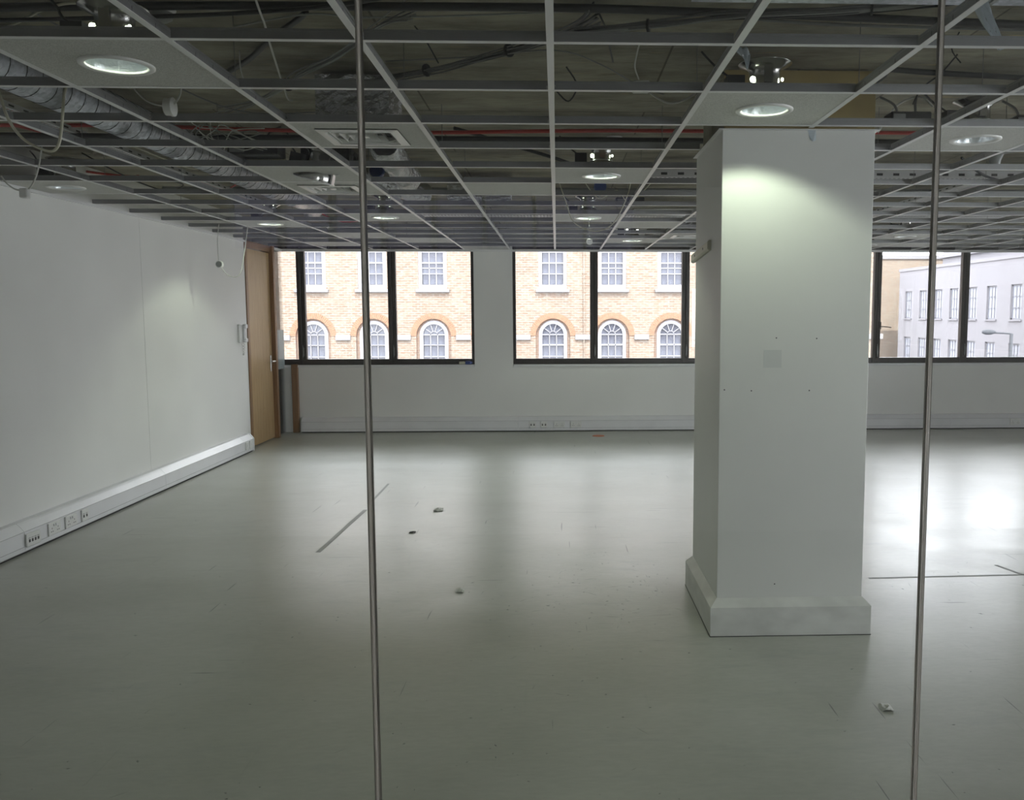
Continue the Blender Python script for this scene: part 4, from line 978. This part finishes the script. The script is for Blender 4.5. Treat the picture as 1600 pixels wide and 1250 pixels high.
def scrap(x, y, s_, label, mt, seed):
    random.seed(seed); b = MB(); n = 4; v = []
    for i in range(n + 1):
        for j in range(n + 1): v.append((x + (i / n - .5) * s_ * 1.5 + random.uniform(-.1, .1) * s_, y + (j / n - .5) * s_ * 2 + random.uniform(-.15, .15) * s_, .001 + random.uniform(0, .35) * s_ * (1 - abs(i / n - .5))))
    b.add(v, [(i * (n + 1) + j, i * (n + 1) + j + 1, (i + 1) * (n + 1) + j + 1, (i + 1) * (n + 1) + j) for i in range(n) for j in range(n)])
    o = b.build('paper_scrap', mt, None, label, 'litter'); o.modifiers.new('s', 'SOLIDIFY').thickness = .001; return o
scrap(-.955, 7.0, .05, 'flat pale scrap on the floor in the middle distance', 'paper', 1)
scrap(-.557, 4.9, .032, 'small crumpled white scrap on the floor nearer the viewer', 'paper', 2)
scrap(1.305, 3.33, .03, 'torn white fleck on the floor near the bottom right', 'paper', 3)
scrap(-1.045, 6.28, .03, 'small dark scrap on the floor beyond the end of the tape', 'slot', 4)
b = MB(); random.seed(5)
for k in range(420):
    x = random.uniform(-3.2, 4.5); y = 2.8 + 7 * random.random() ** 1.6
    if KX0 - .1 < x < KX1 + .1 and KY0 - .1 < y < KY1 + .1: continue
    if k % 3 == 0: x = random.gauss(.25, .35); y = random.gauss(4.9, .35)
    if KX0 - .1 < x < KX1 + .1 and KY0 - .1 < y < KY1 + .1: continue
    r = random.uniform(.0015, .0048); a = random.uniform(0, PI); l = random.uniform(1, 3.0)
    if k % 5 == 0: r = .0014; l = random.uniform(10, 38)
    d = Vector((math.cos(a), math.sin(a), 0)) * r * l; u = Vector((-math.sin(a), math.cos(a), 0)) * r; p = Vector((x, y, 0))
    b.add([p - d, p + u, p + d, p - u, p + Vector((0, 0, r * .4))], [(0, 1, 4), (1, 2, 4), (2, 3, 4), (3, 0, 4), (3, 2, 1, 0)])
b.build('floor_grit', 'tape', None, 'dark specks of grit scattered over the painted floor', 'grit', kind='stuff')
t = thing('bottle', 'small blue bottle with a yellow-green cap lying on the sill at the pier', 'bottle', (-1.22, WY + .0, SILL))
b = MB(); b.lathe((-1.225, WY - .002, SILL + .024), [(.0005, 0), (.018, 0), (.024, .01), (.024, .075), (.012, .095)][0:5], 16, 0, False, 'x'); b.build('body', 'blue', t)
b = MB(); b.lathe((-1.305, WY - .002, SILL + .022), [(.0005, 0), (.018, .0), (.02, .06), (.012, .082), (.0005, .082)], 14, 0, False, 'x'); b.build('cap', 'cream', t)

# ================================================================== OUTSIDE
b = MB(); b.box(-40, 45, 12.4, 90, -6.2, -6.0); b.build('road', 'asphalt', None, 'grey street surface far below the windows', 'street', kind='structure')
FY = 34.0
def hole_cell(b, x0, x1, z0, z1, outline, y, depth, mw=0, mr=1):
    cx = sum(p[0] for p in outline) / len(outline); cz = sum(p[1] for p in outline) / len(outline)
    if outline is None: return
    pts = list(outline); n = len(pts)
    # insert points at the rectangle's corner angles
    for qx, qz in ((x0, z0), (x1, z0), (x1, z1), (x0, z1)):
        dx, dz = qx - cx, qz - cz; best = None
        for i in range(len(pts)):
            ax, az = pts[i]; bx_, bz = pts[(i + 1) % len(pts)]; ex, ez = bx_ - ax, bz - az
            den = dx * ez - dz * ex
            if abs(den) < 1e-9: continue
            t_ = ((ax - cx) * ez - (az - cz) * ex) / den; s_ = ((ax - cx) * dz - (az - cz) * dx) / den
            if t_ > 0 and -1e-6 <= s_ <= 1 + 1e-6: best = (i, (cx + dx * t_, cz + dz * t_)); break
        if best: pts.insert(best[0] + 1, best[1])
    outer = []
    for px, pz in pts:
        dx, dz = px - cx, pz - cz
        ks = [((x1 if dx > 0 else x0) - cx) / dx if abs(dx) > 1e-9 else 1e9, ((z1 if dz > 0 else z0) - cz) / dz if abs(dz) > 1e-9 else 1e9]
        k = min(ks); outer.append((cx + dx * k, cz + dz * k))
    n = len(pts)
    v = [(p[0], y, p[1]) for p in pts] + [(p[0], y, p[1]) for p in outer] + [(p[0], y + depth, p[1]) for p in pts]
    b.add(v, [(i, (i + 1) % n, n + (i + 1) % n, n + i) for i in range(n)], mw)
    b.add(v, [(i, (i + 1) % n, 2 * n + (i + 1) % n, 2 * n + i) for i in range(n)], mr)
def arch_outline(cx, R, spring, bottom, n=20):
    return [(cx - R, bottom)] + [(cx + R, bottom)] + [(cx + R * math.cos(PI * k / n), spring + R * math.sin(PI * k / n)) for k in range(n + 1)]
def rect_outline(x0, x1, z0, z1): return [(x0, z0), (x1, z0), (x1, z1), (x0, z1)]
bays = [-9.27 + 2.282 * k for k in range(-3, 10)]
root = thing('brick_building', 'sunlit yellow brick building across the street with arched and sash windows', 'building', (0, FY, -6))
b = MB(); bw = 2.282
SP = .80; BOT = -1.1; UP0, UP1 = 2.60, 4.75
for cx in bays:
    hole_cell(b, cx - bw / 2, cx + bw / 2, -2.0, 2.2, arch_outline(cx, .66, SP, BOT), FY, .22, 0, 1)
    hole_cell(b, cx - bw / 2, cx + bw / 2, 2.2, 5.2, rect_outline(cx - .54, cx + .54, UP0 - .06, UP1), FY, .14, 0, 0)
xa, xb = bays[0] - bw / 2, bays[-1] + bw / 2
b.add([(xa, FY, -6), (xb, FY, -6), (xb, FY, -2), (xa, FY, -2)], [(0, 1, 2, 3)])
b.add([(xa, FY, 5.2), (xb, FY, 5.2), (xb, FY, 9), (xa, FY, 9)], [(0, 1, 2, 3)])
b.add([(xb, FY, -6), (xb, FY + 12, -6), (xb, FY + 12, 9), (xb, FY, 9)], [(0, 1, 2, 3)])
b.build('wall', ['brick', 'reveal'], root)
b = MB(); b.box(xa, xb, FY + .45, FY + .5, -2, 5.2); b.build('room_darkness', 'unlit_room', root)  # flat dark sheet stands in for the shade of the rooms inside
# sash window (upper) and arched window (lower): frame with glazing bars, panes as sub-parts
def sash(cx, extra):
    b = MB(); y0, y1 = FY + .04, FY + .16
    x0, x1, z0, z1 = cx - .54, cx + .54, UP0 - .06, UP1
    b.box(x0, x0 + .14, y0, y1, z0 + .17, z1 - .14); b.box(x1 - .14, x1, y0, y1, z0 + .17, z1 - .14); b.box(x0, x1, y0, y1, z0, z0 + .17); b.box(x0, x1, y0, y1, z1 - .14, z1)
    gx0, gx1, gz0 = x0 + .14, x1 - .14, z0 + .17; pw = (gx1 - gx0) / 3; ph = .41
    for k in (1, 2): b.box(gx0 + pw * k - .016, gx0 + pw * k + .016, y0 + .05, y1, gz0, z1)
    for k in range(1, 5): h = .026 if k == 2 else .016; b.box(gx0, gx1, y0 + .04, y1, gz0 + ph * k - h, gz0 + ph * k + h)
    if extra: b.box(gx0, gx1, y0 + .05, y1, gz0 + ph * 1.52 - .016, gz0 + ph * 1.52 + .016)
    f = b.build('window', 'joinery', root)
    ORG[f.name] = ORG[root.name]
    return f, [(gx0 + pw * (i + .5), gz0 + ph * (j + .5)) for j in range(4) for i in range(3)], pw, ph
def mkpane(w_, h_):
    me = bpy.data.meshes.new('pane'); a, c = w_ / 2 - .015, h_ / 2 - .015
    me.from_pydata([(-a, 0, -c), (a, 0, -c), (a, 0, c), (-a, 0, c), (-a, .01, -c), (a, .01, -c), (a, .01, c), (-a, .01, c)], [], [(0, 1, 2, 3), (7, 6, 5, 4), (0, 4, 5, 1), (1, 5, 6, 2), (2, 6, 7, 3), (3, 7, 4, 0)])
    me.materials.append(M['pane']); return me
def place(me, name, parent, loc):
    o = bpy.data.objects.new(name, me); C.objects.link(o); o.parent = parent; o.location = Vector(loc) - ORG[root.name]; return o
pme = None
for q, cx in enumerate(bays):
    f, cs, pw, ph = sash(cx, q % 3 != 1)
    if pme is None: pme = mkpane(pw, ph)
    if xa + 2 < cx < 7:
        for px, pz in cs: place(pme, 'pane', f, (px, FY + .12, pz))
    else:
        b = MB(); b.box(cx - .4, cx + .4, FY + .12, FY + .13, UP0 + .1, UP1 - .1); b.build('pane', 'pane', f)
    b = MB(); b.bbox(cx - .64, cx + .64, FY - .14, FY + .035, UP0 - .19, UP0 - .065, .02); b.build('sill', 'stone', root)
ame = None; fan = None
for q, cx in enumerate(bays):
    b = MB(); R1, R0 = .545, .41; y0, y1 = FY + .10, FY + .22; n = 20
    def band(Ra, Rb, ya_, yb_, nn=20):
        v = []; f = []
        for k in range(nn + 1):
            t_ = PI * k / nn; c_, s_ = math.cos(t_), math.sin(t_)
            v += [(cx + Ra * c_, ya_, SP + Ra * s_), (cx + Rb * c_, ya_, SP + Rb * s_), (cx + Rb * c_, yb_, SP + Rb * s_), (cx + Ra * c_, yb_, SP + Ra * s_)]
        for k in range(nn): f += [(4 * k + i, 4 * k + (i + 1) % 4, 4 * k + 4 + (i + 1) % 4, 4 * k + 4 + i) for i in range(4)]
        b.add(v, f)
    band(R0, R1, y0, y1); b.box(cx - R1, cx - R0, y0, y1, BOT + .14, SP); b.box(cx + R0, cx + R1, y0, y1, BOT + .14, SP); b.box(cx - R1, cx + R1, y0, y1, BOT, BOT + .14)
    band(.12, .145, y0 + .04, y1, 10)
    pw = .82 / 3; ph = .42
    for k in (1, 2): b.box(cx - R0 + pw * k - .014, cx - R0 + pw * k + .014, y0 + .04, y1, BOT, SP + (.05 if q % 2 else 0))
    for z, h in ((SP - .0, .02), (SP - ph * .95, .016 + (.012 if q > 5 else 0)), (SP - 2 * ph, .016), (SP - 3 * ph, .016)): b.box(cx - R0, cx + R0, y0 + .04, y1, z - h, z + h)
    for a in (PI / 5, 2 * PI / 5, 3 * PI / 5, 4 * PI / 5):
        c_, s_ = math.cos(a), math.sin(a); r0, r1 = .13, .42; ux, uz = -s_ * .013, c_ * .013
        v = [(cx + c_ * r + s2 * ux, yy, SP + s_ * r + s2 * uz) for yy in (y0 + .04, y1) for r, s2 in ((r0, -1), (r0, 1), (r1, 1), (r1, -1))]
        b.add(v, [(0, 1, 2, 3), (7, 6, 5, 4), (0, 4, 5, 1), (1, 5, 6, 2), (2, 6, 7, 3), (3, 7, 4, 0)])
    f = b.build('window', 'joinery', root); ORG[f.name] = ORG[root.name]
    if ame is None: ame = mkpane(pw, ph)
    if xa + 2 < cx < 7:
        for j in range(3):
            for i in range(3): place(ame, 'pane', f, (cx - R0 + pw * (i + .5), FY + .19, SP - ph * (j + .5)))
    else: b2 = MB(); b2.box(cx - R0, cx + R0, FY + .19, FY + .2, BOT, SP); b2.build('pane', 'pane', f)
    b2 = MB(); b2.add([(cx + R0 * math.cos(PI * k / 20), FY + .19, SP + R0 * math.sin(PI * k / 20)) for k in range(21)] + [(cx + R0 * math.cos(PI * k / 20), FY + .2, SP + R0 * math.sin(PI * k / 20)) for k in range(21)],
                   [tuple(range(21)), tuple(range(41, 20, -1))]); b2.build('fanlight_pane', 'pane', f)
    # recessed brick margin round the frame, and the rubbed brick arch itself
    b = MB(); v = []
    for Rr in (.67, .54):
        v += [(cx + Rr, FY + .12, BOT)] + [(cx + Rr * math.cos(PI * k / 24), FY + .12, SP + Rr * math.sin(PI * k / 24)) for k in range(25)] + [(cx - Rr, FY + .12, BOT)]
    b.add(v, [(i, i + 1, i + 28, i + 27) for i in range(26)]); b.build('recessed_margin', 'brick_margin', root)
    b = MB(); nv = 34
    for k in range(nv):
        a0, a1 = PI * k / nv + .006, PI * (k + 1) / nv - .006; rr = .87 + (.0 if k % 2 else .006); yy = FY - .012 - (.006 if k % 3 == 0 else 0)
        v = [(cx + r * math.cos(a), y_, SP - .04 + r * math.sin(a)) for y_ in (yy, FY + .1) for r, a in ((.655, a0), (rr, a0), (rr, a1), (.655, a1))]
        b.add(v, [(0, 1, 2, 3), (7, 6, 5, 4), (0, 4, 5, 1), (1, 5, 6, 2), (2, 6, 7, 3), (3, 7, 4, 0)], 0)
    b.build('brick_arch', 'darkbrick', root)
    b = MB(); b.bbox(cx + .86, cx + bw - .86, FY - .10, FY + .02, .60, .80, .015); b.build('string_course', 'stone', root)
b = MB(); b.tube([(1.05, FY - .06, -6), (1.05, FY - .06, 9)], .03, 6, 0, 0); b.build('rain_pipe', 'brick', root)

mat_farpane = mat('far_pane_pale', (0.30, 0.31, 0.36), 0.15)
# far brick gable end
b = MB(); b.box(8, 40, 63, 70, -6, 5.55)
o = thing('brick_gable', 'plain pale brick building further off behind the white one', 'building', (20, 63, -6))
b.build('wall', 'brick_far', o); b = MB(); b.box(7.9, 40, 62.9, 63.2, 5.5, 5.75); b.build('coping', 'stone', o)
# white building on the right: facade faces -X, built in its own plane
o = thing('white_building', 'long pale rendered building on the right with two rows of metal windows', 'building', (23.5, 60, -6)); WB = Vector((23.5, 60, -6))
ys = [58.39, 56.05, 53.76, 51.64, 49.3, 47.08, 44.53, 42.1, 39.7, 37.3]
def rot(b):       # local (u along -Y, depth along +X)
    b.v = [(23.5 + v[1], 60 - v[0], v[2]) for v in b.v]; return b
b = MB(); us = [60 - y for y in ys]; edges = [0] + [(p + q) / 2 for p, q in zip(us, us[1:])] + [us[-1] + 1.3]
for u, e0, e1 in zip(us, edges, edges[1:]):
    hole_cell(b, e0, e1, .6, 4.45, rect_outline(u - .55, u + .55, 1.28, 3.08), 0, .25, 0, 0)
    hole_cell(b, e0, e1, -3.4, .6, rect_outline(u - .55, u + .55, -1.75, .05), 0, .25, 0, 0)
    for z in (1.2, -1.83): b.box(u - .65, u + .65, -.08, .1, z, z + .08)
b.add([(0, 0, -6), (edges[-1], 0, -6), (edges[-1], 0, -3.4), (0, 0, -3.4)], [(0, 1, 2, 3)]); b.box(-.05, edges[-1], -.06, .3, 4.42, 4.6)
b.add([(0, 0, -6), (0, 10, -6), (0, 10, 4.45), (0, 0, 4.45)], [(0, 1, 2, 3)])
rot(b).build('wall', 'render', o)
b = MB(); b.box(1.0, edges[-1] + 4, 2.5, 8, 4.5, 8.0); b.box(.8, edges[-1] + 4, 2.3, 8, 5.3, 5.5); rot(b).build('set_back_storey', 'render', o)
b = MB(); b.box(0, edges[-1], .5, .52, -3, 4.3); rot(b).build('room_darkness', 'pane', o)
for u in us:
    for z0 in (1.28, -1.75):
        b = MB(); b.box(u - .55, u - .47, .08, .16, z0, z0 + 1.8); b.box(u + .47, u + .55, .08, .16, z0, z0 + 1.8); b.box(u - .55, u + .55, .08, .16, z0, z0 + .08); b.box(u - .55, u + .55, .08, .16, z0 + 1.72, z0 + 1.8)
        for k in (-.16, .16): b.box(u + k - .03, u + k + .03, .09, .15, z0, z0 + 1.8)
        for h in (.6, 1.2): b.box(u - .5, u + .5, .09, .15, z0 + h - .03, z0 + h + .03)
        f = rot(b).build('window', 'farframe', o); ORG[f.name] = ORG[o.name]
        b = MB(); b.box(u - .5, u + .5, .12, .13, z0 + .05, z0 + 1.75); rot(b).build('pane', mat_farpane, f)
for k in range(3):
    u = 13.2 + 2.6 * k; b = MB(); b.box(u - .5, u + .5, 2.42, 2.5, 5.9, 7.3)
    f = rot(b).build('window', 'farframe', o)
# street lamp
t = thing('street_lamp', 'grey street lamp with a horizontal arm in front of the white building', 'street lamp', (14.68, 28, -6))
b = MB(); b.tube([(14.72, 28, -6), (14.70, 28, -2), (14.68, 28, .93)], .055, 10, 0, 0); b.build('pole', 'lamp_grey', t)
b = MB(); b.tube([(14.70, 28, .90), (14.6, 28, .935), (14.1, 28, .965)], .028, 8, 0, 4); b.build('arm', 'lamp_grey', t)
b = MB(); b.lathe((13.70, 28, .985), [(.001, 0), (.05, .03), (.085, .15), (.085, .30), (.05, .43), (.03, .46)], 16, 0, True, 'x'); b.build('lamp_head', 'lamp_grey', t)
